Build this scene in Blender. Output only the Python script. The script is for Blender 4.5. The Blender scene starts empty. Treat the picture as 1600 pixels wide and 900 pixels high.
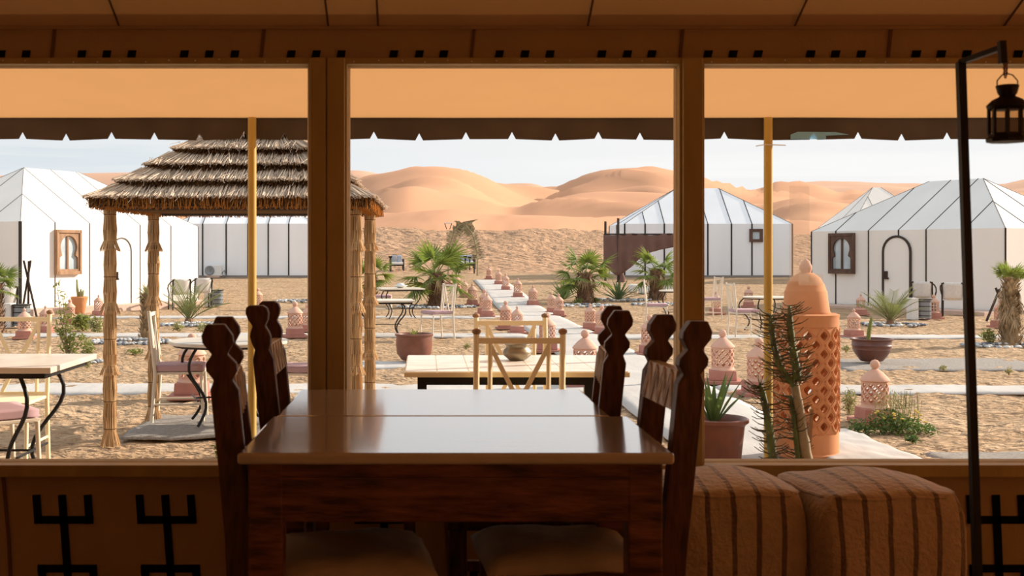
import bpy, bmesh, math, random
from mathutils import Vector, Matrix, Euler, noise
random.seed(7)
PI = math.pi
scene = bpy.context.scene
COL = scene.collection

# ------------------------------------------------------------------ camera, sky, sun, exposure
F = 1800.0            # focal length in pixels of the 1600 x 900 frame
CX, CY = 665.0, 396.0  # principal point in that frame
EYE = 1.3
cam_data = bpy.data.cameras.new('camera')
cam = bpy.data.objects.new('camera', cam_data)
COL.objects.link(cam)
cam.location = (0, 0, EYE)
cam.rotation_euler = (PI / 2, 0, 0)
cam_data.sensor_width = 36.0
cam_data.lens = 36.0 * F / 1600
cam_data.shift_x = (800 - CX) / 1600
cam_data.shift_y = -(450 - CY) / 1600
cam_data.clip_end = 3000
cam_data.dof.use_dof = True
cam_data.dof.focus_distance = 16.0
cam_data.dof.aperture_fstop = 7.0
scene.camera = cam

scene.view_settings.view_transform = 'Standard'
scene.view_settings.look = 'None'
scene.view_settings.gamma = 1.0
scene.view_settings.use_curve_mapping = False
scene.view_settings.exposure = 0.0

SUN_AZ, SUN_EL = math.radians(24), math.radians(23)   # from the right, a little behind the dunes
SUN_DIR = Vector((math.cos(SUN_EL) * math.cos(SUN_AZ), math.cos(SUN_EL) * math.sin(SUN_AZ), math.sin(SUN_EL)))
sun_data = bpy.data.lights.new('sun', 'SUN')
sun_data.energy = 7.2
sun_data.color = (1.0, 0.87, 0.72)
sun_data.angle = math.radians(0.7)
sun = bpy.data.objects.new('sun', sun_data)
COL.objects.link(sun)
sun.rotation_euler = SUN_DIR.to_track_quat('Z', 'Y').to_euler()
sun.location = (20, 5, 20)

world = bpy.data.worlds.new('sky')
scene.world = world
world.use_nodes = True
wt = world.node_tree
wt.nodes.clear()
def wn(t, **kw):
    n = wt.nodes.new(t)
    for k, v in kw.items():
        setattr(n, k, v)
    return n
def wmath(op, a, b=None, clamp=False):
    n = wn('ShaderNodeMath', operation=op, use_clamp=clamp)
    for i, v in enumerate((a, b)):
        if v is None: continue
        if isinstance(v, (int, float)): n.inputs[i].default_value = v
        else: wt.links.new(v, n.inputs[i])
    return n.outputs[0]
def wmix(f, a, b):
    n = wn('ShaderNodeMix', data_type='RGBA')
    wt.links.new(f, n.inputs[0])
    for i, v in ((6, a), (7, b)):
        if isinstance(v, tuple): n.inputs[i].default_value = v
        else: wt.links.new(v, n.inputs[i])
    return n.outputs[2]
tc = wn('ShaderNodeTexCoord')
sep = wn('ShaderNodeSeparateXYZ')
wt.links.new(tc.outputs['Generated'], sep.inputs[0])
elev = sep.outputs['Z']
ramp = wn('ShaderNodeValToRGB')
ramp.color_ramp.elements[0].position = 0.0
ramp.color_ramp.elements[0].color = (0.90, 0.93, 0.94, 1)
ramp.color_ramp.elements[1].position = 1.0
ramp.color_ramp.elements[1].color = (0.60, 0.72, 0.86, 1)
for p_, c_ in ((0.05, (0.70, 0.79, 0.86, 1)), (0.10, (0.52, 0.66, 0.76, 1)), (0.3, (0.72, 0.82, 0.92, 1))):
    e = ramp.color_ramp.elements.new(p_)
    e.color = c_
wt.links.new(elev, ramp.inputs[0])
# bright haze around the sun
dp = wn('ShaderNodeVectorMath', operation='DOT_PRODUCT')
wt.links.new(tc.outputs['Generated'], dp.inputs[0])
dp.inputs[1].default_value = SUN_DIR
glow = wmath('MULTIPLY', wmath('ADD', dp.outputs['Value'], 0.02, True), 1.75, True)
skycol = wmix(glow, ramp.outputs[0], (0.98, 0.98, 0.97, 1))
# long thin cloud streaks
mp = wn('ShaderNodeMapping')
mp.inputs['Scale'].default_value = (1.1, 1.1, 26.0)
mp.inputs['Rotation'].default_value = (0.0, 0.02, 0.0)
wt.links.new(tc.outputs['Generated'], mp.inputs[0])
cn = wn('ShaderNodeTexNoise')
cn.inputs['Scale'].default_value = 1.7
cn.inputs['Detail'].default_value = 6
cn.inputs['Roughness'].default_value = 0.55
wt.links.new(mp.outputs[0], cn.inputs[0])
cr = wn('ShaderNodeValToRGB')
cr.color_ramp.elements[0].position = 0.42
cr.color_ramp.elements[1].position = 0.57
wt.links.new(cn.outputs['Fac'], cr.inputs[0])
cl = wmath('MULTIPLY', cr.outputs[0], 0.65)
skycol = wmix(cl, skycol, (0.90, 0.91, 0.91, 1))
bg = wn('ShaderNodeBackground')
bg.inputs['Strength'].default_value = 1.0
wt.links.new(skycol, bg.inputs['Color'])
wo = wn('ShaderNodeOutputWorld')
wt.links.new(bg.outputs[0], wo.inputs[0])

# ------------------------------------------------------------------ photograph pixel -> place
def P(px, py, d):
    return Vector(((px - CX) * d / F, d, EYE - (py - CY) * d / F))
GROUND = -0.25
FLOOR = -0.12
def gz(y):
    if y < 30: return GROUND
    t = y - 30
    return GROUND + 0.024 * t * min(1.0, t / 8.0)
def G(px, py):
    d = 8.0
    k = (py - CY) / F
    if py <= CY + 12: d0 = 75.0; return Vector(((px - CX) * d0 / F, d0, gz(d0)))
    while d < 110:
        if EYE - k * d <= gz(d): break
        d += 0.02
    return Vector(((px - CX) * d / F, d, gz(d)))
def at(px, d):
    return Vector(((px - CX) * d / F, d, gz(d)))

# ------------------------------------------------------------------ materials
MATS = {}
def M(name, col, rough=0.85, var=0.0, scale=6.0, stretch=(1, 1, 1), bump=0.0, bscale=30.0, metal=0.0,
      trans=None, tfac=0.0, spec=0.35, island=0.0, col2=None, coat=0.0, detail=4.0, bdist=0.05, speck=None):
    if name in MATS: return MATS[name]
    m = bpy.data.materials.new(name)
    m.use_nodes = True
    nt = m.node_tree
    b = nt.nodes['Principled BSDF']
    b.inputs['Roughness'].default_value = rough
    b.inputs['Metallic'].default_value = metal
    b.inputs['Specular IOR Level'].default_value = spec
    if coat:
        b.inputs['Coat Weight'].default_value = coat
        b.inputs['Coat Roughness'].default_value = 0.08
    c = tuple(col) + (1,)
    c2 = tuple(col2) + (1,) if col2 else tuple(max(0, v * (1 - var)) for v in col) + (1,)
    c1 = tuple(min(1, v * (1 + var * 0.6)) for v in col) + (1,)
    b.inputs['Base Color'].default_value = c
    co = nt.nodes.new('ShaderNodeTexCoord')
    mpn = nt.nodes.new('ShaderNodeMapping')
    mpn.inputs['Scale'].default_value = stretch
    nt.links.new(co.outputs['Object'], mpn.inputs[0])
    out = None
    if var > 0 or col2:
        nz = nt.nodes.new('ShaderNodeTexNoise')
        nz.inputs['Scale'].default_value = scale
        nz.inputs['Detail'].default_value = detail
        nt.links.new(mpn.outputs[0], nz.inputs[0])
        rp = nt.nodes.new('ShaderNodeValToRGB')
        rp.color_ramp.elements[0].position = 0.32
        rp.color_ramp.elements[0].color = c2
        rp.color_ramp.elements[1].position = 0.68
        rp.color_ramp.elements[1].color = c1
        nt.links.new(nz.outputs['Fac'], rp.inputs[0])
        out = rp.outputs[0]
    if island > 0:
        ge = nt.nodes.new('ShaderNodeNewGeometry')
        mr = nt.nodes.new('ShaderNodeMapRange')
        mr.inputs['To Min'].default_value = 1 - island
        mr.inputs['To Max'].default_value = 1 + island
        nt.links.new(ge.outputs['Random Per Island'], mr.inputs[0])
        hs = nt.nodes.new('ShaderNodeHueSaturation')
        if out is None: hs.inputs['Color'].default_value = c
        else: nt.links.new(out, hs.inputs['Color'])
        nt.links.new(mr.outputs[0], hs.inputs['Value'])
        out = hs.outputs[0]
    if speck:
        sn = nt.nodes.new('ShaderNodeTexNoise')
        sn.inputs['Scale'].default_value = speck[0]
        sn.inputs['Detail'].default_value = 3
        nt.links.new(mpn.outputs[0], sn.inputs[0])
        mr2 = nt.nodes.new('ShaderNodeMapRange')
        mr2.inputs['From Min'].default_value = 0.56
        mr2.inputs['From Max'].default_value = 0.70
        mr2.inputs['To Min'].default_value = 1.0
        mr2.inputs['To Max'].default_value = 1 - speck[1]
        nt.links.new(sn.outputs['Fac'], mr2.inputs[0])
        hs2 = nt.nodes.new('ShaderNodeHueSaturation')
        nt.links.new(out, hs2.inputs['Color']); nt.links.new(mr2.outputs[0], hs2.inputs['Value'])
        out = hs2.outputs[0]
    if out is not None: nt.links.new(out, b.inputs['Base Color'])
    if bump > 0:
        bn = nt.nodes.new('ShaderNodeTexNoise')
        bn.inputs['Scale'].default_value = bscale
        bn.inputs['Detail'].default_value = 5
        nt.links.new(mpn.outputs[0], bn.inputs[0])
        bp = nt.nodes.new('ShaderNodeBump')
        bp.inputs['Strength'].default_value = bump
        bp.inputs['Distance'].default_value = bdist
        nt.links.new(bn.outputs['Fac'], bp.inputs['Height'])
        nt.links.new(bp.outputs[0], b.inputs['Normal'])
    if tfac > 0:
        tr = nt.nodes.new('ShaderNodeBsdfTranslucent')
        tr.inputs['Color'].default_value = tuple(trans or col) + (1,)
        mx = nt.nodes.new('ShaderNodeMixShader')
        mx.inputs[0].default_value = tfac
        nt.links.new(b.outputs[0], mx.inputs[1])
        nt.links.new(tr.outputs[0], mx.inputs[2])
        nt.links.new(mx.outputs[0], nt.nodes['Material Output'].inputs[0])
    MATS[name] = m
    return m

def add_shader(name, m, trans):      # canvas: reflects and lets some light through
    nt = m.node_tree
    b = nt.nodes['Principled BSDF']
    tr = nt.nodes.new('ShaderNodeBsdfTranslucent')
    tr.inputs['Color'].default_value = tuple(trans) + (1,)
    ad = nt.nodes.new('ShaderNodeAddShader')
    nt.links.new(b.outputs[0], ad.inputs[0])
    nt.links.new(tr.outputs[0], ad.inputs[1])
    nt.links.new(ad.outputs[0], nt.nodes['Material Output'].inputs[0])
    return m

m_canvas_in = M('inner_canvas', (0.44, 0.30, 0.165), 0.95, 0.08, 3, bump=0.1, bscale=60, spec=0.1)
m_ceiling = add_shader('c', M('ceiling_canvas', (0.42, 0.235, 0.085), 0.95, 0.1, 2, bump=0.15, bscale=5, spec=0.1), (0.034, 0.0145, 0.0042))
m_side_canvas = add_shader('s', M('side_canvas', (0.42, 0.265, 0.125), 0.95, 0.08, 3, spec=0.1), (0.46, 0.325, 0.20))
m_awning = add_shader('a', M('awning_canvas', (0.34, 0.20, 0.10), 0.95, 0.05, 3, spec=0.1), (0.33, 0.165, 0.062))
m_valance = M('valance_cloth', (0.095, 0.076, 0.062), 0.95, 0.2, 4, spec=0.1)
m_patch = add_shader('p', M('patch_blue', (0.20, 0.34, 0.42), 0.8), (0.30, 0.52, 0.66))
m_black_motif = M('black_applique', (0.006, 0.006, 0.006), 0.95, spec=0.1)
m_seam_in = M('dark_seam', (0.16, 0.09, 0.042), 0.95, spec=0.1)
m_frame = M('ochre_paint', (0.47, 0.345, 0.14), 0.55, 0.12, 9, (1, 1, 0.3), 0.08, 40)
m_reveal_glow = M('painted_reveal_glow', (0.72, 0.64, 0.54), 0.6, 0.15, 20, trans=(0.85, 0.78, 0.68), tfac=0.7)  # made pale and translucent to imitate the glow of the lit outer reveals
m_wood = M('stained_wood', (0.17, 0.060, 0.024), 0.38, 0.6, 7, (1, 6, 6), 0.12, 25, col2=(0.045, 0.014, 0.006), spec=0.4)
m_chair_wood = M('chair_wood', (0.11, 0.042, 0.020), 0.42, 0.5, 10, (5, 5, 1), 0.1, 25, col2=(0.045, 0.016, 0.008), spec=0.4)
m_carved = M('worn_skylit_carving', (0.74, 0.66, 0.58), 0.4, 0.35, 18, (1, 1, 1), spec=0.5)  # worn wood, with the sky's reflection painted in as a paler colour
m_tabletop = M('lacquered_top', (0.60, 0.54, 0.47), 0.16, 0.22, 5, (0.5, 9, 1), 0.02, 7, spec=1.0, coat=1.0)
m_cushion = M('drab_cushion', (0.52, 0.42, 0.32), 0.95, 0.15, 6, bump=0.3, bscale=9, spec=0.1)
m_iron = M('black_iron', (0.012, 0.011, 0.010), 0.45, metal=0.2)
m_lamp_metal = M('lamp_tin', (0.035, 0.028, 0.022), 0.5, 0.3, 30, metal=0.6)
m_floor = M('dark_carpet', (0.20, 0.10, 0.055), 0.95, 0.5, 25, spec=0.1)
m_sand = M('sand', (0.62, 0.43, 0.27), 0.95, 0.0, 2.6, (0.55, 1, 1), 1.0, 12, spec=0.1, col2=(0.44, 0.285, 0.165), detail=10, bdist=0.20, speck=(16, 0.5))
m_dune = M('dune_sand', (0.62, 0.335, 0.20), 0.95, 0.06, 0.05, bump=0.12, bscale=0.8, spec=0.05)
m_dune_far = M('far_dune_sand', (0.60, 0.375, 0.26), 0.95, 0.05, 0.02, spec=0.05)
m_rough_dune = M('trodden_sand', (0.50, 0.315, 0.20), 0.95, 0.0, 0.9, bump=1.0, bscale=1.7, spec=0.05, col2=(0.40, 0.25, 0.155), bdist=0.6)
m_path = M('path_cloth', (0.54, 0.51, 0.475), 0.95, 0.10, 2.0, (1, 0.4, 1), 0.25, 6, spec=0.1)
m_greymat = M('woven_mat', (0.40, 0.36, 0.32), 0.95, 0.35, 30, (1, 3, 1), 0.5, 60, spec=0.1)
m_terrace = M('terrace_plaster', (0.45, 0.37, 0.29), 0.9, 0.2, 5, bump=0.2)
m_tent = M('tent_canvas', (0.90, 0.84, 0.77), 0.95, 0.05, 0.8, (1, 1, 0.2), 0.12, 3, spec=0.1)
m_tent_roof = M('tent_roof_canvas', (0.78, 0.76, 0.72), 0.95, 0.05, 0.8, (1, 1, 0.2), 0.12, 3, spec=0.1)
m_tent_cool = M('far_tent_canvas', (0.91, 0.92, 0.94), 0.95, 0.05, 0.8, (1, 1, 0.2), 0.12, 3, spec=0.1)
m_tent_seam = M('tent_seam', (0.05, 0.045, 0.042), 0.9, spec=0.1)
m_tent_seam_pale = M('tent_seam_pale', (0.20, 0.18, 0.16), 0.9, spec=0.1)
m_skirt = M('tent_skirt', (0.26, 0.23, 0.21), 0.95)
m_curb = M('pink_curb', (0.62, 0.44, 0.35), 0.9, 0.1)
m_winwood_light = M('light_window_wood', (0.36, 0.20, 0.105), 0.6, 0.3, 8, (1, 1, 0.3))
m_winwood_dark = M('dark_window_wood', (0.11, 0.06, 0.042), 0.6, 0.3, 8, (1, 1, 0.3))
m_winpane = M('tent_window_glass', (0.52, 0.60, 0.64), 0.08, 0.2, 3, spec=0.6)
m_reed = M('dry_reed', (0.78, 0.53, 0.28), 0.85, island=0.35, spec=0.15, trans=(0.55, 0.30, 0.09), tfac=0.25)
m_thatch = M('thatch', (0.74, 0.60, 0.46), 0.9, island=0.45, spec=0.1, trans=(0.55, 0.28, 0.07), tfac=0.18)
m_thatch_cut = M('thatch_cut_ends', (0.17, 0.095, 0.045), 0.95, island=0.5, spec=0.05)
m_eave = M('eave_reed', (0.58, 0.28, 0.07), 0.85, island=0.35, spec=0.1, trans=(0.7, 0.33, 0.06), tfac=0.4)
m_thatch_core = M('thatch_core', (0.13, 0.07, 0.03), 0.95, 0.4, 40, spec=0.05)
m_terracotta = M('terracotta', (0.70, 0.42, 0.31), 0.85, 0.10, 5, spec=0.15)
m_terracotta_big = M('orange_terracotta', (0.62, 0.275, 0.125), 0.8, 0.12, 4, spec=0.2)
m_pedestal = M('rose_plinth', (0.48, 0.215, 0.165), 0.85, 0.12, 5, spec=0.15)
m_pot = M('glazed_pot', (0.20, 0.065, 0.035), 0.4, 0.2, 8, spec=0.5)
m_pot_dark = M('dark_glazed_pot', (0.13, 0.042, 0.030), 0.32, 0.2, 8, spec=0.5)
m_soil = M('soil', (0.16, 0.09, 0.05), 0.95, 0.3, 30, bump=0.6)
m_brass = M('tarnished_bowl', (0.30, 0.25, 0.17), 0.4, 0.3, 8, metal=0.5)
m_cream = M('cream_metal', (0.94, 0.80, 0.52), 0.5, 0.05, 5)
m_cream_white = M('white_metal', (0.78, 0.68, 0.54), 0.5, 0.05, 5)
m_pole = M('yellow_pole', (0.58, 0.40, 0.10), 0.5, 0.15, 12, (1, 1, 0.2))
m_marble = M('table_marble', (0.72, 0.64, 0.52), 0.35, 0.12, 6)
m_cream_top = M('cream_table_top', (0.90, 0.87, 0.80), 0.3, 0.12, 7)
m_pink = M('mauve_cushion', (0.52, 0.34, 0.36), 0.9, 0.08, 5)
m_white = M('white_paint', (0.78, 0.77, 0.75), 0.6)
m_grey_metal = M('grey_metal', (0.24, 0.26, 0.28), 0.4, metal=0.4)
m_brown_cloth = M('brown_tarp', (0.17, 0.10, 0.085), 0.95, 0.12, 2, bump=0.2, spec=0.1)
m_palm = M('fan_leaf', (0.17, 0.23, 0.05), 0.55, 0.35, 3, trans=(0.30, 0.38, 0.06), tfac=0.3, island=0.35)
m_palm_dry = M('dry_leaf', (0.36, 0.26, 0.15), 0.85, 0.2, 5, island=0.4)
m_feather = M('feather_leaf', (0.21, 0.24, 0.10), 0.6, 0.3, 3, trans=(0.25, 0.30, 0.08), tfac=0.25, island=0.3)
m_straw_frond = M('straw_frond', (0.30, 0.25, 0.14), 0.85, 0.2, 5, island=0.4)
m_agave = M('agave_leaf', (0.12, 0.19, 0.10), 0.5, 0.2, 4, trans=(0.2, 0.3, 0.08), tfac=0.15, island=0.2)
m_aloe = M('aloe_leaf', (0.10, 0.17, 0.06), 0.45, 0.25, 8, trans=(0.25, 0.35, 0.08), tfac=0.2, island=0.25)
m_cactus = M('cactus_stem', (0.10, 0.14, 0.035), 0.6, 0.5, 10, col2=(0.045, 0.055, 0.025))
m_bark_pale = M('pale_bark', (0.34, 0.27, 0.17), 0.85, 0.25, 12)
m_spine = M('cactus_leaf', (0.10, 0.085, 0.030), 0.6, 0.3, 10, island=0.4)
m_trunk = M('palm_bark', (0.21, 0.125, 0.075), 0.95, 0.4, 10, island=0.4)
m_bush = M('bush_leaf', (0.24, 0.27, 0.075), 0.6, 0.3, 6, trans=(0.30, 0.34, 0.07), tfac=0.3, island=0.45)
m_bush_dark = M('dark_bush_leaf', (0.10, 0.17, 0.045), 0.6, 0.3, 6, trans=(0.15, 0.25, 0.05), tfac=0.25, island=0.4)
m_sage = M('sage_leaf', (0.40, 0.38, 0.17), 0.7, 0.3, 6, trans=(0.35, 0.35, 0.12), tfac=0.25, island=0.4)
m_flower = M('yellow_flower', (0.75, 0.55, 0.10), 0.7)
m_stone = M('pebble', (0.46, 0.47, 0.48), 0.8, 0.25, 3)
m_stone_pale = M('pale_pebble', (0.70, 0.68, 0.64), 0.8, 0.2, 3)
m_stone_dark = M('dark_pebble', (0.20, 0.22, 0.25), 0.8, 0.25, 3)
m_rattan = M('white_rattan', (0.76, 0.73, 0.69), 0.8, 0.08, 20)
m_darkpole = M('dark_timber', (0.035, 0.026, 0.022), 0.8, 0.3, 10)

def glass_mat(name, fac, tint=(1, 1, 1), haze=0.0):
    m = bpy.data.materials.new(name)
    m.use_nodes = True
    nt = m.node_tree
    nt.nodes.clear()
    t = nt.nodes.new('ShaderNodeBsdfTransparent')
    t.inputs[0].default_value = tuple(tint) + (1,)
    g = nt.nodes.new('ShaderNodeBsdfGlossy')
    g.inputs['Roughness'].default_value = 0.02
    mx = nt.nodes.new('ShaderNodeMixShader')
    mx.inputs[0].default_value = fac
    nt.links.new(t.outputs[0], mx.inputs[1]); nt.links.new(g.outputs[0], mx.inputs[2])
    last = mx.outputs[0]
    if haze:
        d = nt.nodes.new('ShaderNodeBsdfTranslucent')
        d.inputs[0].default_value = (0.9, 0.85, 0.78, 1)
        m2 = nt.nodes.new('ShaderNodeMixShader')
        m2.inputs[0].default_value = haze
        nt.links.new(last, m2.inputs[1]); nt.links.new(d.outputs[0], m2.inputs[2])
        last = m2.outputs[0]
    o = nt.nodes.new('ShaderNodeOutputMaterial')
    nt.links.new(last, o.inputs[0])
    return m
m_glass = glass_mat('window_glass', 0.025)
m_reflection = glass_mat('painted_reflection', 0.02, (1, 1, 1), 0.16)  # milky film for the reflection painted on the right pane
m_lampglass = glass_mat('lamp_glass', 0.08, (0.80, 0.76, 0.70))

def stripe_mat():
    m = M('striped_wool', (0.54, 0.395, 0.27), 0.6, 0.10, 30, bump=0.3, bscale=45, spec=0.5)
    nt = m.node_tree
    b = nt.nodes['Principled BSDF']
    src = b.inputs['Base Color'].links[0].from_socket
    co = nt.nodes.new('ShaderNodeTexCoord')
    nzz = nt.nodes.new('ShaderNodeTexNoise'); nzz.inputs['Scale'].default_value = 4
    nt.links.new(co.outputs['Object'], nzz.inputs[0])
    sp = nt.nodes.new('ShaderNodeSeparateXYZ')
    nt.links.new(co.outputs['Object'], sp.inputs[0])
    def mth(op, a, v=None, sock=None):
        n = nt.nodes.new('ShaderNodeMath'); n.operation = op
        nt.links.new(a, n.inputs[0])
        if sock is not None: nt.links.new(sock, n.inputs[1])
        elif v is not None: n.inputs[1].default_value = v
        return n.outputs[0]
    w = mth('MULTIPLY', nzz.outputs['Fac'], 0.02)
    x = mth('ADD', sp.outputs['X'], sock=w)
    fr = mth('FRACT', mth('ADD', mth('MULTIPLY', x, 10.8), 20.35))
    less = mth('LESS_THAN', fr, 0.21)
    b.inputs['Sheen Weight'].default_value = 1.0; b.inputs['Sheen Roughness'].default_value = 0.45
    b.inputs['Sheen Tint'].default_value = (1.0, 0.85, 0.7, 1)
    mx = nt.nodes.new('ShaderNodeMix'); mx.data_type = 'RGBA'
    nt.links.new(less, mx.inputs[0])
    nt.links.new(src, mx.inputs[6])
    mx.inputs[7].default_value = (0.15, 0.085, 0.055, 1)
    nt.links.new(mx.outputs[2], b.inputs['Base Color'])
    return m
m_stripe = stripe_mat()

# ------------------------------------------------------------------ mesh builder and objects
class MB:
    def __init__(s): s.v = []; s.f = []
    def add(s, vs, fs):
        o = len(s.v)
        s.v += [tuple(v) for v in vs]
        s.f += [tuple(i + o for i in f) for f in fs]
    def box(s, c, size, rot=None, taper=1.0):
        x, y, z = (k / 2 for k in size)
        vs = [Vector((sx * x * (taper if sz > 0 else 1), sy * y * (taper if sz > 0 else 1), sz * z)) for sz in (-1, 1) for sx, sy in ((-1, -1), (1, -1), (1, 1), (-1, 1))]
        if rot is not None:
            R = rot if isinstance(rot, Matrix) else Euler(rot).to_matrix()
            vs = [R @ v for v in vs]
        c = Vector(c)
        s.add([v + c for v in vs], [(3, 2, 1, 0), (4, 5, 6, 7), (0, 1, 5, 4), (1, 2, 6, 5), (2, 3, 7, 6), (3, 0, 4, 7)])
    def bar(s, a, b, w, t, up=(0, 0, 1)):
        a, b = Vector(a), Vector(b)
        d = (b - a); L = d.length; d.normalize()
        u = Vector(up)
        if abs(d.dot(u)) > 0.98: u = Vector((0, 1, 0))
        x = d.cross(u).normalized(); y = x.cross(d)
        R = Matrix((x, y, d)).transposed()
        s.box((a + b) / 2, (w, t, L), R)
    def tube(s, pts, r, n=8, caps=True):
        pts = [Vector(p) for p in pts]
        rs = r if isinstance(r, (list, tuple)) else [r] * len(pts)
        ref = None; base = len(s.v)
        for i, p in enumerate(pts):
            d = (pts[min(i + 1, len(pts) - 1)] - pts[max(i - 1, 0)]).normalized()
            if ref is None: ref = d.orthogonal().normalized()
            ref = (ref - d * ref.dot(d)).normalized()
            q = d.cross(ref)
            for k in range(n):
                a = 2 * PI * k / n
                s.v.append(tuple(p + (ref * math.cos(a) + q * math.sin(a)) * rs[i]))
        for i in range(len(pts) - 1):
            for k in range(n):
                k2 = (k + 1) % n
                s.f.append((base + i * n + k, base + i * n + k2, base + (i + 1) * n + k2, base + (i + 1) * n + k))
        if caps:
            s.f.append(tuple(base + k for k in reversed(range(n))))
            s.f.append(tuple(base + (len(pts) - 1) * n + k for k in range(n)))
    def lathe(s, prof, n=24, c=(0, 0, 0), caps=True):
        base = len(s.v); c = Vector(c)
        for r, z in prof:
            for k in range(n):
                a = 2 * PI * k / n
                s.v.append((c.x + r * math.cos(a), c.y + r * math.sin(a), c.z + z))
        for i in range(len(prof) - 1):
            for k in range(n):
                k2 = (k + 1) % n
                s.f.append((base + i * n + k, base + i * n + k2, base + (i + 1) * n + k2, base + (i + 1) * n + k))
        if caps:
            s.f.append(tuple(base + k for k in reversed(range(n))))
            s.f.append(tuple(base + (len(prof) - 1) * n + k for k in range(n)))
    def prism(s, poly, fn, t):      # 2-d outline, fn(u, v, w) -> 3-d, w from 0 to t
        n = len(poly)
        s.add([fn(u, v, 0) for u, v in poly] + [fn(u, v, t) for u, v in poly],
              [tuple(range(n)), tuple(reversed(range(n, 2 * n)))] + [(i, i + n, (i + 1) % n + n, (i + 1) % n) for i in range(n)])
    def strand(s, a, b, w, bend=None):   # thin three-sided reed
        a, b = Vector(a), Vector(b)
        d = (b - a).normalized()
        x = d.orthogonal().normalized(); y = d.cross(x)
        ph = random.random() * 6.28
        off = [(x * math.cos(ph + k * 2.094) + y * math.sin(ph + k * 2.094)) * w * 0.5 for k in range(3)]
        s.add([a + o for o in off] + [b + o * 0.8 for o in off], [(0, 1, 4, 3), (1, 2, 5, 4), (2, 0, 3, 5), (3, 4, 5)])
    def leaf(s, a, d, L, w, up, fold=0.25, droop=0.0, seg=3):   # pointed folded blade
        a, d, up = Vector(a), Vector(d).normalized(), Vector(up)
        sd = d.cross(up)
        if sd.length < 1e-3: sd = d.orthogonal()
        sd.normalize(); nn = sd.cross(d)
        vs = []
        for i in range(seg + 1):
            t = i / seg
            ww = w * (0.55 + 1.2 * t if t < 0.38 else (1 - t) / 0.62 * 1.0) * 0.5
            c = a + d * (L * t) + Vector((0, 0, -1)) * (droop * L * t * t)
            vs += [c - sd * ww + nn * ww * fold, c, c + sd * ww + nn * ww * fold]
        fs = []
        for i in range(seg):
            o = i * 3
            fs += [(o, o + 1, o + 4, o + 3), (o + 1, o + 2, o + 5, o + 4)]
        s.add(vs, fs)
    def mesh(s, name, smooth=False):
        me = bpy.data.meshes.new(name)
        me.from_pydata(s.v, [], s.f)
        me.update()
        if smooth:
            me.polygons.foreach_set('use_smooth', [True] * len(me.polygons))
        return me
    def build(s, name, mat, parent=None, loc=None, rot=None, smooth=False, bevel=0.0, seg=2, sharp=None):
        me = s.mesh(name, smooth)
        return place(name, me, mat, parent, loc, rot, bevel, seg, sharp)

def place(name, me, mat, parent=None, loc=None, rot=None, bevel=0.0, seg=2, sharp=None, scale=None):
    if mat is not None and not me.materials: me.materials.append(mat)
    o = bpy.data.objects.new(name, me)
    COL.objects.link(o)
    if parent is not None: o.parent = parent
    if loc is not None: o.location = loc
    if rot is not None: o.rotation_euler = rot
    if scale is not None: o.scale = scale if isinstance(scale, (tuple, list)) else (scale,) * 3
    if bevel > 0:
        bv = o.modifiers.new('bevel', 'BEVEL')
        bv.width = bevel; bv.segments = seg; bv.limit_method = 'ANGLE'; bv.angle_limit = math.radians(40)
    if sharp is not None:
        me.set_sharp_from_angle(angle=math.radians(sharp))
    return o
def tag(o, label=None, cat=None, group=None, kind=None):
    if label: o['label'] = label
    if cat: o['category'] = cat
    if group: o['group'] = group
    if kind: o['kind'] = kind
    return o
def thing(name, label, cat, loc=(0, 0, 0), rz=0.0, group=None, scale=None):
    o = bpy.data.objects.new(name, None)
    o.empty_display_size = 0.1
    COL.objects.link(o)
    o.location = loc; o.rotation_euler = (0, 0, rz)
    if scale: o.scale = (scale,) * 3
    return tag(o, label, cat, group)
KIDS = {}
def copy_tree(o, parent=None):
    c = o.copy(); COL.objects.link(c); c.parent = parent
    for ch in kids_of(o): copy_tree(ch, c)
    return c
def kids_of(o):
    return [k for k in bpy.data.objects if k.parent == o]
def dup(o, label, loc, rz=0.0, group=None, scale=None):
    c = copy_tree(o)
    c.location = loc; c.rotation_euler = (0, 0, rz); c['label'] = label
    if group: c['group'] = group
    if scale: c.scale = (scale,) * 3
    return c
def nz(x, y, z=0.0): return noise.noise(Vector((x, y, z)))
def fbm(x, y, z=0.0, o=4):
    return noise.fractal(Vector((x, y, z)), 1.0, 2.0, o)
# ================================================================== THE SETTING
# ---- desert ground
def spaced(a, b, dense_a, dense_b, fine, coarse):
    out = []; x = a
    while x < b:
        out.append(x)
        x += fine if dense_a <= x <= dense_b else coarse
    out.append(b)
    return out
xs = spaced(-70, 75, -9, 12, 0.11, 1.5)
ys = []; y = 5.4
while y < 66:
    ys.append(y); y += 0.045 + max(0, y - 8) * 0.011
mb = MB()
for yy in ys:
    for xx in xs:
        h = 0.022 * fbm(xx * 1.5, yy * 1.5, 3.1, 3) + (0.030 * fbm(xx * 5.0, yy * 6.5, 7.7, 4) if yy < 30 else 0.0)
        mb.v.append((xx, yy, gz(yy) - 0.012 + h))
W_ = len(xs)
for j in range(len(ys) - 1):
    for i in range(W_ - 1):
        a = j * W_ + i
        mb.f.append((a, a + 1, a + 1 + W_, a + W_))
tag(mb.build('ground', m_sand, smooth=True), 'dry trodden sand of the camp yard', 'sand', kind='structure')

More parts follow.
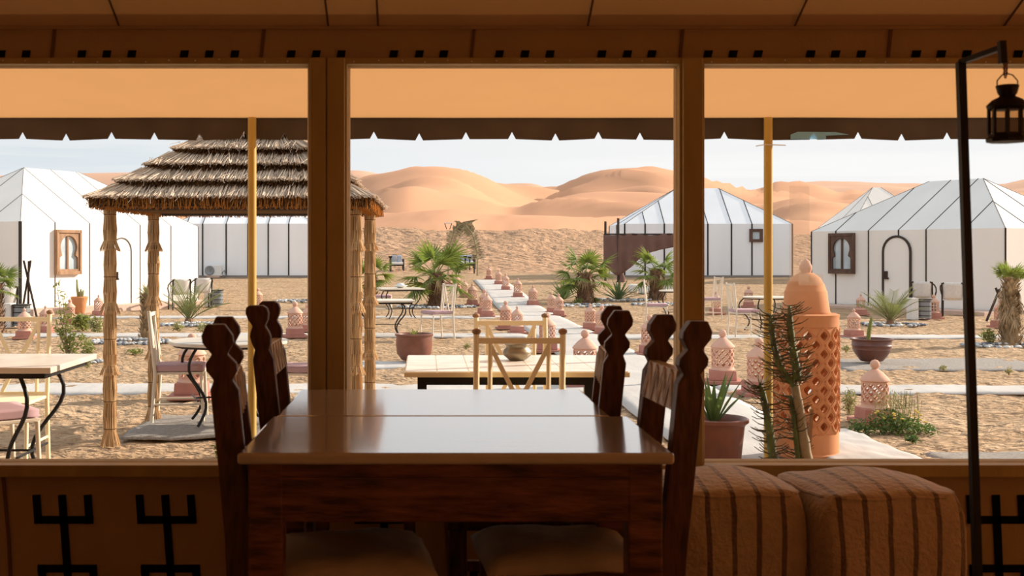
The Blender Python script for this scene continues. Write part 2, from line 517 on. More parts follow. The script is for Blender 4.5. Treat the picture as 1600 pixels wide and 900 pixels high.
# ---- trodden slope behind the yard, then the dunes one behind the other
def interp(pts, x):       # smooth curve through the points
    if x <= pts[0][0]: return pts[0][1]
    n = len(pts)
    for i in range(n - 1):
        (x0, y0), (x1, y1) = pts[i], pts[i + 1]
        if x <= x1:
            h = x1 - x0; t = (x - x0) / h
            m0 = (y1 - pts[max(i - 1, 0)][1]) / (x1 - pts[max(i - 1, 0)][0])
            j = min(i + 2, n - 1)
            m1 = (pts[j][1] - y0) / (pts[j][0] - x0)
            t2, t3 = t * t, t * t * t
            return (2 * t3 - 3 * t2 + 1) * y0 + (t3 - 2 * t2 + t) * h * m0 + (3 * t2 - 2 * t3) * y1 + (t3 - t2) * h * m1
    return pts[-1][1]
def dune(name, crest, dist, front, back, base, mat, wob, label, rough=0.0, power=1.0, step=10, rows=34, x0=-1500, x1=2900, seed=0.0, ripple=0.0, sway=0.0):
    mb = MB(); cols = []
    px = x0
    while px <= x1:
        cols.append(px); px += step if 430 < px < 1450 else step * 3
    for px in cols:
        a = (px - CX) / F
        edge = max(0.0, (crest[0][0] - px) / 300.0, (px - crest[-1][0]) / 300.0)
        cyv = interp(crest, px) + 10 * min(edge, 2.0) * 0.4 + (8 * nz(px * 0.004, seed, 2.0) if edge > 0 else 0)
        dd = dist + wob * nz(px * 0.006, seed + 5.0, 0.3) + sway * math.sin(px * 0.011 + seed)
        zc = EYE + (CY - cyv) * dd / F
        for r in range(rows + 1):
            t = r / rows
            if t < 0.7:
                s = t / 0.7; yv = dd - front * (1 - s)
                k = s ** power; k = k * k * (3 - 2 * k) * 0.55 + k * 0.45
                z = base + (zc - base) * k
            else:
                s = (t - 0.7) / 0.3; yv = dd + back * s
                z = zc - (zc - base) * (s * s * 0.9)
            xw = a * yv
            bump = 0.0
            if rough: bump += rough * fbm(xw * 0.55, yv * 0.55, seed, 4) * min(1, 2.5 * t)
            if ripple: bump += ripple * (2.6 * (0.5 - abs(fbm(xw * 0.020 + yv * 0.012, yv * 0.030 - xw * 0.008, seed + 9, 2))) + 0.5 * fbm(xw * 0.04, yv * 0.05, seed, 3)) * math.sin(min(1.0, s if t < 0.7 else 1 - s) * PI)
            mb.v.append((xw, yv, z + bump))
    n = rows + 1
    for i in range(len(cols) - 1):
        for r in range(rows):
            mb.f.append((i * n + r, (i + 1) * n + r, (i + 1) * n + r + 1, i * n + r + 1))
    return tag(mb.build(name, mat, smooth=True), label, 'dune', kind='structure')
dune('dune_slope', [(430, 362), (545, 360), (600, 357), (700, 361), (760, 362), (860, 358), (920, 362), (965, 364), (1230, 366), (1500, 368)], 82, 26, 14, 0.35, m_rough_dune, 1.5,
     'trodden sand slope covered in footprints behind the camp', rough=0.22, step=5, rows=60, seed=1.3)
dune('dune', [(400, 340), (545, 336), (610, 334), (640, 332), (665, 330), (705, 328), (760, 335), (850, 338), (920, 341), (1000, 338), (1240, 345), (1300, 350)], 122, 44, 30, 1.0, m_dune, 10,
     'low smooth dune just above the trodden slope', rough=0.1, seed=2.1, ripple=0.5, sway=5)
dune('dune', [(420, 322), (560, 318), (610, 300), (645, 291), (700, 302), (760, 318), (800, 331), (850, 316), (900, 303), (950, 299), (1040, 303), (1120, 318), (1180, 322), (1240, 314), (1300, 318), (1400, 330)], 178, 60, 40, 2.0, m_dune, 18,
     'middle dune with two rounded shoulders', seed=3.3, ripple=1.4, sway=8, power=1.2)
dune('dune', [(300, 305), (480, 290), (545, 285), (580, 275), (620, 267), (652, 261.5), (684, 261), (720, 268), (760, 282), (800, 291), (850, 300), (900, 312), (1000, 330)], 262, 90, 60, 4.0, m_dune, 22,
     'tall smooth dune with a rounded peak beside the thatched roof', seed=4.4, ripple=2.2, sway=10)
dune('dune', [(700, 330), (790, 312), (840, 301), (878, 298), (890, 291), (920, 278), (950, 270), (1000, 267), (1022, 268), (1058, 277), (1110, 291), (1160, 301), (1188, 301), (1212, 291), (1235, 289.5), (1270, 293), (1312, 305), (1335, 302), (1368, 305), (1420, 310)], 305, 110, 70, 5.0, m_dune, 25,
     'broad flat-topped dune on the skyline above the brown tarp', seed=6.2, ripple=2.5, sway=12)
dune('dune', [(480, 268), (560, 267), (592, 272), (640, 283), (740, 295), (784, 289), (830, 287), (868, 297), (960, 300), (1180, 300), (1250, 285), (1560, 290), (1590, 282), (1650, 280)], 420, 130, 80, 6.0, m_dune_far, 10,
     'hazy far dune showing between the two peaks', seed=8.0, ripple=2)

# ---- cloth paths on the ground
def cloth_strip(name, x0, x1, y0, y1, label, mat=None, lift=0.012, nx=40, ny=6, wr=0.012, skew=0.0, cat='path', edge=0.04):
    mb = MB()
    for j in range(ny + 1):
        for i in range(nx + 1):
            u, v = i / nx, j / ny
            x = x0 + (x1 - x0) * u + edge * 0.7 * nz(v * ny * 0.6, i * 0.05, 4.0)
            y = y0 + (y1 - y0) * v + skew * (x - x0) + 0.04 * nz(x * 0.9, v * 2, 1.0)
            x += edge * nz(y * 0.8, u * 2, 9.0)
            mb.v.append((x, y, gz(y) + lift - (0.022 if (i in (0, nx) or j in (0, ny)) else 0.0) + wr * nz(x * 2.3, y * 1.6, 0.5) + wr * 0.6 * nz(x * 6, y * 4, 5.0)))
    for j in range(ny):
        for i in range(nx):
            a = j * (nx + 1) + i
            mb.f.append((a, a + 1, a + nx + 2, a + nx + 1))
    o = mb.build(name, mat or m_path, smooth=True)
    so = o.modifiers.new('thick', 'SOLIDIFY'); so.thickness = 0.008; so.offset = -1
    return tag(o, label, cat, kind='structure')
cloth_strip('path', 2.0, 3.30, 8.1, 48.0, 'long pale cloth walkway running out to the dunes between lanterns', nx=10, ny=160, wr=0.010, lift=0.034, edge=0.012)
cloth_strip('path', -14, 1.97, 12.75, 13.75, 'pale cloth path crossing behind the thatched shelter', nx=120, ny=8)
cloth_strip('path', 3.33, 18, 12.75, 13.55, 'pale cloth path running right from the walkway behind the bushy lantern', nx=120, ny=8)
cloth_strip('path', -14, 1.97, 21.4, 22.4, 'pale cloth path crossing in front of the left tent', nx=120, ny=8)
cloth_strip('path', 3.33, 18, 21.0, 21.9, 'pale cloth path crossing in front of the right tent', nx=120, ny=8)
cloth_strip('path', -1.3, 1.97, 15.6, 16.6, 'short pale cloth strip under the round brown pot', nx=50, ny=8)
cloth_strip('path', -9, 1.97, 27.6, 28.6, 'pale cloth path farthest back on the left of the walkway', nx=90, ny=6)
cloth_strip('path', 2.9, 3.62, 8.0, 9.9, 'crumpled pale cloth lying at the foot of the tall lantern', nx=20, ny=36, wr=0.03, lift=0.07)
cloth_strip('path', 5.6, 8.6, 15.3, 17.0, 'grey cloth mat under the wide dark bowl', m_greymat, nx=40, ny=20)
cloth_strip('path', 3.85, 7.5, 8.05, 9.0, 'grey gravelly mat at the lower right outside the window', m_greymat, nx=60, ny=16)
cloth_strip('path', -2.55, -0.7, 9.55, 10.9, 'shaggy grey rug under the thatched shelter', m_greymat, nx=60, ny=40, wr=0.02, lift=0.035)

mb = MB(); mb.box((1, 6.5, FLOOR - 0.1), (18, 2.7, 0.2))
tag(mb.build('terrace_floor', m_terrace), 'plastered terrace under the awning', 'terrace', kind='structure')

# ---- the room: canvas dining tent
WY = 5.0                       # window wall
RX0, RX1, RY0 = -4.6, 5.2, -3.6
EAVE = P(0, 40, WY).z
def X5(px): return (px - CX) * WY / F
def Z5(py): return EYE - (py - CY) * WY / F
mb = MB(); mb.box(((RX0 + RX1) / 2, (RY0 + WY) / 2, FLOOR - 0.05), (RX1 - RX0, WY - RY0 + 0.1, 0.1))
tag(mb.build('floor', m_floor), 'dark carpeted floor of the dining tent', 'floor', kind='structure')
win = [(-1.95, X5(483)), (X5(543), X5(1059)), (X5(1098), 2.66)]
ZS, ZT = Z5(723), Z5(102)
wall = bpy.data.objects.new('wall_front', None); COL.objects.link(wall)
tag(wall, 'brown canvas window wall of the dining tent', 'wall', kind='structure')
mb = MB()
mb.box(((RX0 + RX1) / 2, WY + 0.03, (FLOOR + Z5(741)) / 2), (RX1 - RX0, 0.06, Z5(741) - FLOOR))
mb.build('lower_canvas', m_canvas_in, wall)
mb = MB(); mb.box(((RX0 + RX1) / 2, WY + 0.03, (Z5(93) + EAVE) / 2), (RX1 - RX0, 0.06, EAVE - Z5(93)))
mb.build('upper_canvas', m_canvas_in, wall)
for xa, xb in ((RX0, -2.02), (2.74, RX1)):
    mb = MB(); mb.box(((xa + xb) / 2, WY + 0.03, (Z5(741) + Z5(93)) / 2), (xb - xa, 0.06, Z5(93) - Z5(741)))
    mb.build('side_canvas', m_canvas_in, wall)
# black woven motifs sewn on the canvas
def ribbon(mb, pts, w, y=WY - 0.004):      # flat sewn band through pixel points
    for (a0, b0), (a1, b1) in zip(pts, pts[1:]):
        A, B = Vector((X5(a0), y, Z5(b0))), Vector((X5(a1), y, Z5(b1)))
        mb.bar(A, B, w, 0.006, (0, 1, 0))
for cx_, lean in ((100, 1), (261, 1), (440, 1), (600, 0.5), (780, 0), (940, 0), (1397, -0.6), (1557, 0.6)):
    mb = MB(); k = 8 * lean / 110.0
    def q(x, y_): return (cx_ + x + (y_ - 812) * k, y_)
    w = 12 / 360.0
    ribbon(mb, [q(-40, 773), q(-40, 816)], w); ribbon(mb, [q(0, 773), q(0, 905)], w); ribbon(mb, [q(40, 773), q(40, 816)], w)
    ribbon(mb, [q(-46, 812), q(46, 812)], w); ribbon(mb, [q(-46, 888), q(46, 888)], w)
    ribbon(mb, [q(-40, 884), q(-40, 905)], w); ribbon(mb, [q(40, 884), q(40, 905)], w)
    mb.build('trident_motif', m_black_motif, wall)
for x in (2, 41, 128, 167, 206, 288, 327, 367, 455, 494, 533, 615, 655, 693, 780, 820, 859, 940, 980, 1018, 1106, 1145, 1184, 1266, 1305, 1345, 1431, 1470, 1510, 1590, 1629):
    mb = MB()
    sk = 1.0 + x / 1600.0
    mb.add([(X5(x + dx), WY - dy, Z5(py)) for dy in (0.0, 0.006) for dx, py in ((-6 - sk, 91.5), (5, 91.5), (6 + sk, 79), (-5, 79))],
           [(3, 2, 1, 0), (4, 5, 6, 7), (0, 1, 5, 4), (1, 2, 6, 5), (2, 3, 7, 6), (3, 0, 4, 7)])
    mb.build('square_motif', m_black_motif, wall)
for x in (-240, 85, 412, 740, 1066, 1391, 1716):
    mb = MB(); ribbon(mb, [(x + 1, 44), (x - 4, 93)], 0.014)
    mb.build('seam', m_seam_in, wall)
for x in (-335, 5, 345, 690, 1030, 1370, 1710):
    mb = MB(); ribbon(mb, [(x, 742), (x + 9, 840), (x + 12, 905)], 0.014)
    mb.build('seam', m_seam_in, wall)
mb = MB(); mb.box(((RX0 + RX1) / 2, WY - 0.004, Z5(44)), (RX1 - RX0, 0.02, 0.012)); mb.build('seam', m_canvas_in, wall)

# other walls
for nm, c, s in (('wall_left', (RX0 - 0.03, (RY0 + WY) / 2, 1.1), (0.06, WY - RY0, 2.5)), ('wall_right', (RX1 + 0.03, (RY0 + WY) / 2, 1.1), (0.06, WY - RY0, 2.5)),
                 ('wall_back', ((RX0 + RX1) / 2, RY0 - 0.03, 1.1), (RX1 - RX0, 0.06, 2.5))):
    mb = MB(); mb.box(c, s)
    tag(mb.build(nm, m_side_canvas), 'brown canvas side of the dining tent, ' + nm.split('_')[1], 'wall', kind='structure')
# pitched canvas ceiling: eave above the window, ridge over the middle of the room
SL = 0.52
RIDGE_Y = (WY + RY0) / 2
RZ = EAVE + SL * (WY - RIDGE_Y)
ceil = bpy.data.objects.new('ceiling', None); COL.objects.link(ceil)
tag(ceil, 'pitched brown canvas ceiling of the dining tent', 'ceiling', kind='structure')
def roof_slab(y0, z0, y1, z1, nm):
    mb = MB(); n = 40
    for j in range(13):
        t = j / 12
        for i in range(n + 1):
            x = RX0 - 0.1 + (RX1 - RX0 + 0.2) * i / n
            sag = -0.03 * math.sin(t * PI) + 0.006 * nz(x * 2, t * 6, 1)
            mb.v.append((x, y0 + (y1 - y0) * t, z0 + (z1 - z0) * t + sag))
    for j in range(12):
        for i in range(n):
            a = j * (n + 1) + i
            mb.f.append((a, a + 1, a + n + 2, a + n + 1))
    return mb.build(nm, m_ceiling, ceil, smooth=True)
roof_slab(WY + 0.08, EAVE - 0.04, RIDGE_Y, RZ, 'roof_canvas')
roof_slab(RIDGE_Y, RZ, RY0 - 0.08, EAVE - 0.04, 'roof_canvas')
for x in (RX0, RX1):
    mb = MB(); mb.prism([(RY0 - 0.05, EAVE - 0.1), (WY + 0.05, EAVE - 0.1), (RIDGE_Y, RZ)], lambda u, v, w, x=x: (x + w, u, v), 0.05)
    mb.build('gable_canvas', m_canvas_in, ceil)
for px in (-140, 187, 513, 591, 918, 1241, 1567, 1894):
    xw = (px - CX) * WY / F
    mb = MB()
    pts = []
    for j in range(13):
        t = j / 12 * 0.98 + 0.01
        pts.append((xw, WY + 0.08 + (RIDGE_Y - WY - 0.08) * t, EAVE - 0.04 + (RZ - EAVE + 0.04) * t - 0.03 * math.sin(t * PI) - 0.008))
    mb.tube(pts, 0.005, 5)
    mb.build('seam', m_seam_in, ceil)
# posts between the windows
for n_, (a, b) in enumerate(((486, 540), (1063, 1094))):
    mb = MB()
    mid = (a + b) / 2
    if n_ == 0:
        mb.box(((X5(a) + X5(511)) / 2, WY - 0.01, (Z5(93) + Z5(742)) / 2), (X5(511) - X5(a), 0.10, Z5(93) - Z5(742)))
        mb.box(((X5(512.5) + X5(b)) / 2, WY - 0.01, (Z5(93) + Z5(742)) / 2), (X5(b) - X5(512.5), 0.10, Z5(93) - Z5(742)))
    else:
        mb.box((X5(mid), WY - 0.01, (Z5(93) + Z5(742)) / 2), (X5(b) - X5(a), 0.10, Z5(93) - Z5(742)))
    tag(mb.build('trim_%d' % (n_ + 1), m_frame, bevel=0.006), ('wide doubled ochre timber post between two windows', 'narrow ochre timber post between two windows')[n_], 'post', kind='structure')
for n_, (a, b) in enumerate(win):
    w_ = bpy.data.objects.new('window_%d' % (n_ + 1), None); COL.objects.link(w_)
    tag(w_, ('large fixed window on the left with the thatched shelter outside', 'large fixed middle window above the dining table', 'large fixed window on the right above the poufs')[n_], 'window', kind='structure')
    H = ZT - ZS; zc = (ZS + ZT) / 2; t = 0.028
    for nm, c, s in (('frame_head', ((a + b) / 2, WY, ZT + 0.014), (b - a + 2 * t, 0.07, 0.028)), ('frame_sill', ((a + b) / 2, WY - 0.01, ZS - 0.026), (b - a + 2 * t, 0.10, 0.052)),
                     ('frame_side', (a - t / 2, WY, zc), (t, 0.07, H)), ('frame_side', (b + t / 2, WY, zc), (t, 0.07, H))):
        mb = MB(); mb.box(c, s); mb.build(nm, m_frame, w_, bevel=0.004)
    for nm, c, s in (('seal', ((a + b) / 2, WY + 0.036, ZS + 0.005), (b - a, 0.010, 0.010)), ('seal', (a + 0.005, WY + 0.036, zc), (0.010, 0.010, H)), ('seal', (b - 0.005, WY + 0.036, zc), (0.010, 0.010, H)),
                     ('seal', ((a + b) / 2, WY + 0.034, ZT - 0.004), (b - a, 0.012, 0.008))):
        mb = MB(); mb.box(c, s); mb.build(nm, m_reveal_glow, w_)
    mb = MB(); mb.add([(a, WY + 0.03, ZS), (b, WY + 0.03, ZS), (b, WY + 0.03, ZT), (a, WY + 0.03, ZT)], [(0, 1, 2, 3)])
    mb.build('pane', m_glass, w_)
    xn = a + 0.03
    while xn < b:
        mb = MB(); mb.lathe([(0.0035, 0), (0.003, 0.003), (0.001, 0.004)], 6)
        mb.build('nail', m_white, w_, (xn, WY - 0.035, ZT + 0.012 + random.uniform(-0.004, 0.008)), (PI / 2, 0, 0)); xn += 0.105 + random.uniform(-0.01, 0.01)
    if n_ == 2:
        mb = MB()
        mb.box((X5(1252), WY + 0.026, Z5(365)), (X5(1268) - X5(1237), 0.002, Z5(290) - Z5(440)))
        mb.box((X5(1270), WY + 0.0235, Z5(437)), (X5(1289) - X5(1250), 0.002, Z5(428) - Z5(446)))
        mb.build('painted_reflection', m_reflection, w_)  # two pale strips added on the pane to paint in a reflection

# ---- tents
def onface(px, A, u):     # where the sight line of column px meets the vertical plane through A along u: distance along u
    k = (px - CX) / F
    # (A.x + u.x s) = k (A.y + u.y s)
    return (k * A.y - A.x) / (u.x - k * u.y)
def tent(label, A, B, W, eave, ridge, inset, fs, es, mat, seam_mat, zb, seam_r=0.022, roof_seam=0.016, back=True, rmat=None, inset2=None):
    root = thing('canvas_tent', label, 'tent', (0, 0, 0), group='white canvas sleeping tents')
    A = Vector((A[0], A[1])); B = Vector((B[0], B[1]))
    L = (B - A).length; u = (B - A) / L
    v = Vector((-u.y, u.x))
    if v.dot(A) < 0: v = -v
    inset2 = inset2 or inset
    def Q(s, w, z): p = A + u * s + v * w; return Vector((p.x, p.y, z))
    ze, zr = zb + eave, zb + ridge
    def up_front(s): 
        k = min(1, s / inset, (L - s) / inset2); return Q(s, W / 2 * k, ze + (zr - ze) * k)
    def up_back(s):
        k = min(1, s / inset, (L - s) / inset2); return Q(s, W - W / 2 * k, ze + (zr - ze) * k)
    def up_e0(w):
        k = min(w, W - w) / (W / 2); return Q(inset * k, w, ze + (zr - ze) * k)
    def up_e1(w):
        k = min(w, W - w) / (W / 2); return Q(L - inset2 * k, w, ze + (zr - ze) * k)
    sides = [(lambda s: Q(s, 0, zb), lambda s: Q(s, 0, ze), up_front, L, fs, (inset, L - inset2)),
             (lambda w: Q(0, w, zb), lambda w: Q(0, w, ze), up_e0, W, es, (W / 2,)),
             (lambda w: Q(L, w, zb), lambda w: Q(L, w, ze), up_e1, W, es, (W / 2,)),
             (lambda s: Q(s, W, zb), lambda s: Q(s, W, ze), up_back, L, fs, (inset, L - inset2))]
    for lo, hi, upf, D, seams, brk in sides:
        cuts = [0.0] + sorted(s for s in seams if 0.05 < s < D - 0.05) + [D]
        for a, b in zip(cuts, cuts[1:]):
            mb = MB(); mb.add([lo(a), lo(b), hi(b), hi(a)], [(0, 1, 2, 3)])
            mb.build('wall_panel', mat, root)
            top = [a] + [x for x in brk if a + 1e-3 < x < b - 1e-3] + [b]
            poly = [hi(a), hi(b)] + [upf(x) for x in reversed(top)]
            clean = []
            for p in poly:
                if not clean or (p - clean[-1]).length > 1e-3: clean.append(p)
            if (clean[0] - clean[-1]).length < 1e-3: clean.pop()
            mb = MB(); mb.add(clean, [tuple(range(len(clean)))])
            mb.build('roof_panel', rmat or mat, root)
        for s in cuts[:-1]:
            mb = MB(); mb.tube([lo(s), hi(s)], seam_r, 5); mb.build('seam', seam_mat, root)
            if s > 0:
                mb = MB(); mb.tube([hi(s), upf(s)], roof_seam, 5); mb.build('seam', seam_mat, root)
    for k, (s0, w0, s1, w1) in enumerate(((0, 0, inset, W / 2), (L, 0, L - inset2, W / 2), (0, W, inset, W / 2), (L, W, L - inset2, W / 2))):
        mb = MB(); mb.tube([Q(s0, w0, ze), Q(s1, w1, zr)], roof_seam * 0.8, 5); mb.build('hip_seam', m_tent_seam_pale, root)
    mb = MB()
    for a, b in ((Q(0, 0, zb), Q(L, 0, zb)), (Q(0, 0, zb), Q(0, W, zb)), (Q(L, 0, zb), Q(L, W, zb)), (Q(0, W, zb), Q(L, W, zb))):
        mb.bar(a + Vector((0, 0, 0.02)), b + Vector((0, 0, 0.02)), 0.10, 0.12)
    mb.build('base_skirt', m_skirt, root)
    return root, A, u, v, L, Q, ze
def arch_window(root, A, u, v, s, zc, w, h, mat, both=True):
    n = -v
    def W3(a, b, c): p = A + u * (s + a) + n * c; return Vector((p.x, p.y, zc + b))
    # horseshoe opening
    hole = []
    r = w * 0.37
    yk = h * 0.5 - h * 0.11 - r
    for k in range(17):
        a = math.radians(-28) + k * math.radians(236) / 16
        hole.append((r * math.cos(a) * 0.98, yk + r * math.sin(a)))
    wq = w * 0.40
    hole = [(wq, -h * 0.40), (wq, yk - r * 0.95), (r * 0.80, yk - r * 0.75)] + hole + [(-r * 0.80, yk - r * 0.75), (-wq, yk - r * 0.95), (-wq, -h * 0.40)]
    c0 = (0, -0.02)
    outer = []
    for x, y in hole:
        sx = (w / 2) / max(1e-6, abs(x)); sy = (h / 2) / max(1e-6, abs(y)); k = min(sx, sy); outer.append((x * k, y * k))
    mb = MB(); N = len(hole)
    idx = lambda ring, i: ring * N + (i % N)
    vs = [W3(x, y, 0.09) for x, y in outer] + [W3(x, y, 0.09) for x, y in hole] + [W3(x, y, 0.0) for x, y in hole] + [W3(x, y, 0.0) for x, y in outer]
    fs = []
    for i in range(N):
        fs += [(idx(0, i), idx(0, i + 1), idx(1, i + 1), idx(1, i)), (idx(1, i), idx(1, i + 1), idx(2, i + 1), idx(2, i)), (idx(3, i), idx(3, i + 1), idx(0, i + 1), idx(0, i))]
    mb.add(vs, fs)
    # fill the square corners and edges
    for (x0, x1, y0, y1) in ((-w / 2 - 0.03, -w / 2 + 0.03, -h / 2 - 0.03, h / 2 + 0.03), (w / 2 - 0.03, w / 2 + 0.03, -h / 2 - 0.03, h / 2 + 0.03), (-w / 2, w / 2, h / 2 - 0.05, h / 2 + 0.03), (-w / 2, w / 2, -h / 2 - 0.03, -h / 2 + 0.06)):
        vv = [W3(x, y, c) for c in (0.0, 0.12) for x, y in ((x0, y0), (x1, y0), (x1, y1), (x0, y1))]
        mb.add(vv, [(3, 2, 1, 0), (4, 5, 6, 7), (0, 1, 5, 4), (1, 2, 6, 5), (2, 3, 7, 6), (3, 0, 4, 7)])
    fr = mb.build('window_frame', mat, root)
    for sx in (-1, 1):
        mb = MB(); mb.add([W3(a, b, 0.02) for a, b in ((0, -h * 0.42), (sx * w * 0.4, -h * 0.42), (sx * w * 0.4, h * 0.42), (0, h * 0.42))], [(0, 1, 2, 3)])
        mb.build('pane', m_winpane, fr)
    mb = MB(); vv = [W3(x, y, c) for c in (0.0, 0.06) for x, y in ((-0.026, -h * 0.45), (0.026, -h * 0.45), (0.026, h * 0.42), (-0.026, h * 0.42))]
    mb.add(vv, [(3, 2, 1, 0), (4, 5, 6, 7), (0, 1, 5, 4), (1, 2, 6, 5), (2, 3, 7, 6), (3, 0, 4, 7)])
    mb.build('mullion', mat, fr)
def arch_door(root, A, u, v, s, zb, w, h, r, mat, side=-1):
    n = -v
    def W3(a, b, c): p = A + u * (s + a) + n * c; return (p.x, p.y, zb + b)
    pts = [(-w / 2, 0.02)] + [(-w / 2, (h - w / 2) * k / 3) for k in (1, 2, 3)] + [(-w / 2 * math.cos(a), h - w / 2 + w / 2 * math.sin(a)) for a in [PI * k / 12 for k in range(1, 12)]] + [(w / 2, (h - w / 2) * k / 3) for k in (3, 2, 1)] + [(w / 2, 0.02)]
    mb = MB(); mb.add([W3(a, b, 0.03) for a, b in pts], [tuple(range(len(pts)))])
    d = mb.build('door', m_tent, root)
    mb = MB(); mb.tube([W3(a, b, 0.035) for a, b in pts], r, 6); mb.build('door_frame', mat, d)
    mb = MB(); mb.box(W3(side * (w / 2 - 0.10), h * 0.47, 0.05), (0.16, 0.06, 0.22)); mb.box(W3(side * (w / 2 - 0.12), h * 0.47 - 0.09, 0.08), (0.12, 0.10, 0.05)); mb.build('lock', m_darkpole, d)

# near tent on the left: its long side catches the sun
A_ = at(32, 29.0); B_ = at(310, 35.0)
u_ = (Vector((B_.x, B_.y)) - Vector((A_.x, A_.y))).normalized()
fsl = [onface(px, Vector((A_.x, A_.y)), u_) for px in (86, 140, 181, 219, 267)]
t1 = tent('sunlit cream canvas tent behind the thatched shelter with a light wooden arched window', A_, B_, 5.0, 2.36, 3.95, 2.35, fsl, [1.2, 2.5, 3.8], m_tent, m_tent_seam_pale, -0.25, 0.018, 0.012, inset2=2.45)
_, A2, u2, v2, L2, Q2, ze2 = t1
s_ = onface(104, A2, u2); dd = (A2 + u2 * s_).y
arch_window(t1[0], A2, u2, v2, s_, EYE - (394 - CY) * dd / F, 0.80, 66 * dd / F, m_winwood_light)
s_ = onface(189, A2, u2)
arch_door(t1[0], A2, u2, v2, s_, -0.25, 0.74, 1.98, 0.02, m_tent_seam_pale)
mb = MB(); mb.bar((A2.x, A2.y, -0.18), (B_.x + 0.3, B_.y - 0.4, -0.18), 1.0, 0.16); mb.build('plinth', m_curb, t1[0])
mb = MB(); mb.tube([(A2.x, A2.y - 0.01, -0.25), (A2.x, A2.y - 0.01, ze2)], 0.045, 5); mb.build('corner_pole', m_tent_seam, t1[0])

# near tent on the right: its long side lies in shade
A_ = at(1571, 29.3); B_ = at(1268, 34.2)
u_ = (Vector((B_.x, B_.y)) - Vector((A_.x, A_.y))).normalized()
fsr = [onface(px, Vector((A_.x, A_.y)), u_) for px in (1508, 1447, 1404, 1357, 1306)]
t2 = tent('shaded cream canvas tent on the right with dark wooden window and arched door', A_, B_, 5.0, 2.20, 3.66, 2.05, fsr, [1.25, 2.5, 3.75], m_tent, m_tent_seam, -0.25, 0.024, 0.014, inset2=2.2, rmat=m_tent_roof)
_, A3, u3, v3, L3, Q3, ze3 = t2
s_ = onface(1317, A3, u3); dd = (A3 + u3 * s_).y
arch_window(t2[0], A3, u3, v3, s_, EYE - (396 - CY) * dd / F, 0.78, 60 * dd / F, m_winwood_dark)
s_ = onface(1402, A3, u3)
arch_door(t2[0], A3, u3, v3, s_, -0.25, 0.84, 2.02, 0.035, m_tent_seam, 1)
mb = MB(); mb.bar((A3.x - 0.4, A3.y - 0.3, -0.22), (B_.x - 0.4, B_.y - 0.3, -0.22), 1.0, 0.10); mb.build('plinth', m_curb, t2[0])

# far tents
D4 = 51.0; z4 = gz(D4)
A_ = at(976, D4); B_ = at(1238, D4)
fsm = [(px - 976) / 262.0 * 7.42 for px in (1008, 1038, 1072, 1106, 1143, 1175, 1206)]
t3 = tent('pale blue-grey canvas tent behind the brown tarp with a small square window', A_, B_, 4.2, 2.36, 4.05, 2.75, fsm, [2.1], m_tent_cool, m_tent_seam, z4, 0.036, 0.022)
_, A4, u4, v4, L4, Q4, ze4 = t3
s_ = onface(1181, A4, u4); dd = (A4 + u4 * s_).y
zc = EYE - (368 - CY) * dd / F
mb = MB()
for a0, a1, b0, b1 in ((-0.29, -0.16, -0.29, 0.29), (0.16, 0.29, -0.29, 0.29), (-0.16, 0.16, 0.16, 0.29), (-0.16, 0.16, -0.29, -0.16)):
    p = A4 + u4 * (s_ + (a0 + a1) / 2)
    mb.box((p.x, p.y - 0.04, zc + (b0 + b1) / 2), (a1 - a0, 0.1, b1 - b0))
fr = mb.build('window_frame', m_winwood_dark, t3[0])
mb = MB(); p = A4 + u4 * s_; mb.box((p.x, p.y - 0.02, zc), (0.34, 0.03, 0.34)); mb.build('pane', m_winpane, fr)

A_ = at(272, D4); B_ = at(492, D4 - 0.2)
fsf = [(px - 272) / 220.0 * 6.23 for px in (292, 317, 354, 388, 420, 452)]
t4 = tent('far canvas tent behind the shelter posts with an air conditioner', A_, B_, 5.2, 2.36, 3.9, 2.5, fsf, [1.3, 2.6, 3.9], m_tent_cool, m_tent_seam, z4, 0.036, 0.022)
A_ = at(1332, 47); B_ = at(1468, 47)
tent('pale tent whose peak just shows behind the shaded tent roof', A_, B_, 4.0, 2.3, 3.95, 1.6, [1.2, 2.4], [2.0], m_tent, m_tent_seam_pale, gz(47), 0.02, 0.014)
# ================================================================== INSIDE THE DINING TENT
# ---- two dining tables pushed end to end
TT = EYE - 0.545
def dining_table(label, x0, x1, y0, y1, tilt=0.0):
    t = thing('dining_table', label, 'table', ((x0 + x1) / 2, (y0 + y1) / 2, FLOOR), 0, 'dining tables pushed together')
    w, d = x1 - x0, y1 - y0; h = TT - FLOOR
    mb = MB(); mb.box((0, 0, h - 0.016), (w, d, 0.032)); mb.build('table_top', m_tabletop, t, bevel=0.010, seg=3)
    aw = w - 0.05; ad = d - 0.07
    for sy in (-1, 1):
        mb = MB(); mb.box((0, sy * (ad / 2 - 0.02), h - 0.032 - 0.0825), (aw - 0.16, 0.03, 0.165)); mb.build('apron', m_wood, t, bevel=0.003)
        for sx in (-1, 1):
            mb = MB(); mb.box((sx * (aw / 2 - 0.048), sy * (ad / 2 - 0.045), (h - 0.032) / 2), (0.096, 0.085, h - 0.032)); mb.build('leg', m_wood, t, bevel=0.006)
    for sx in (-1, 1):
        mb = MB(); mb.box((sx * (aw / 2 - 0.03), 0, h - 0.032 - 0.0825), (0.03, ad - 0.17, 0.165)); mb.build('apron', m_wood, t, bevel=0.003)
    mb = MB(); mb.box((0, -ad / 2 + 0.0, h - 0.075), (aw - 0.18, 0.012, 0.006)); mb.build('moulding', m_wood, t)
    return t
dining_table('white-topped dark wooden dining table nearest the camera', -0.515, 0.680, 3.140, 3.862)
dining_table('white-topped dark wooden dining table by the window', -0.502, 0.622, 3.868, 4.625)

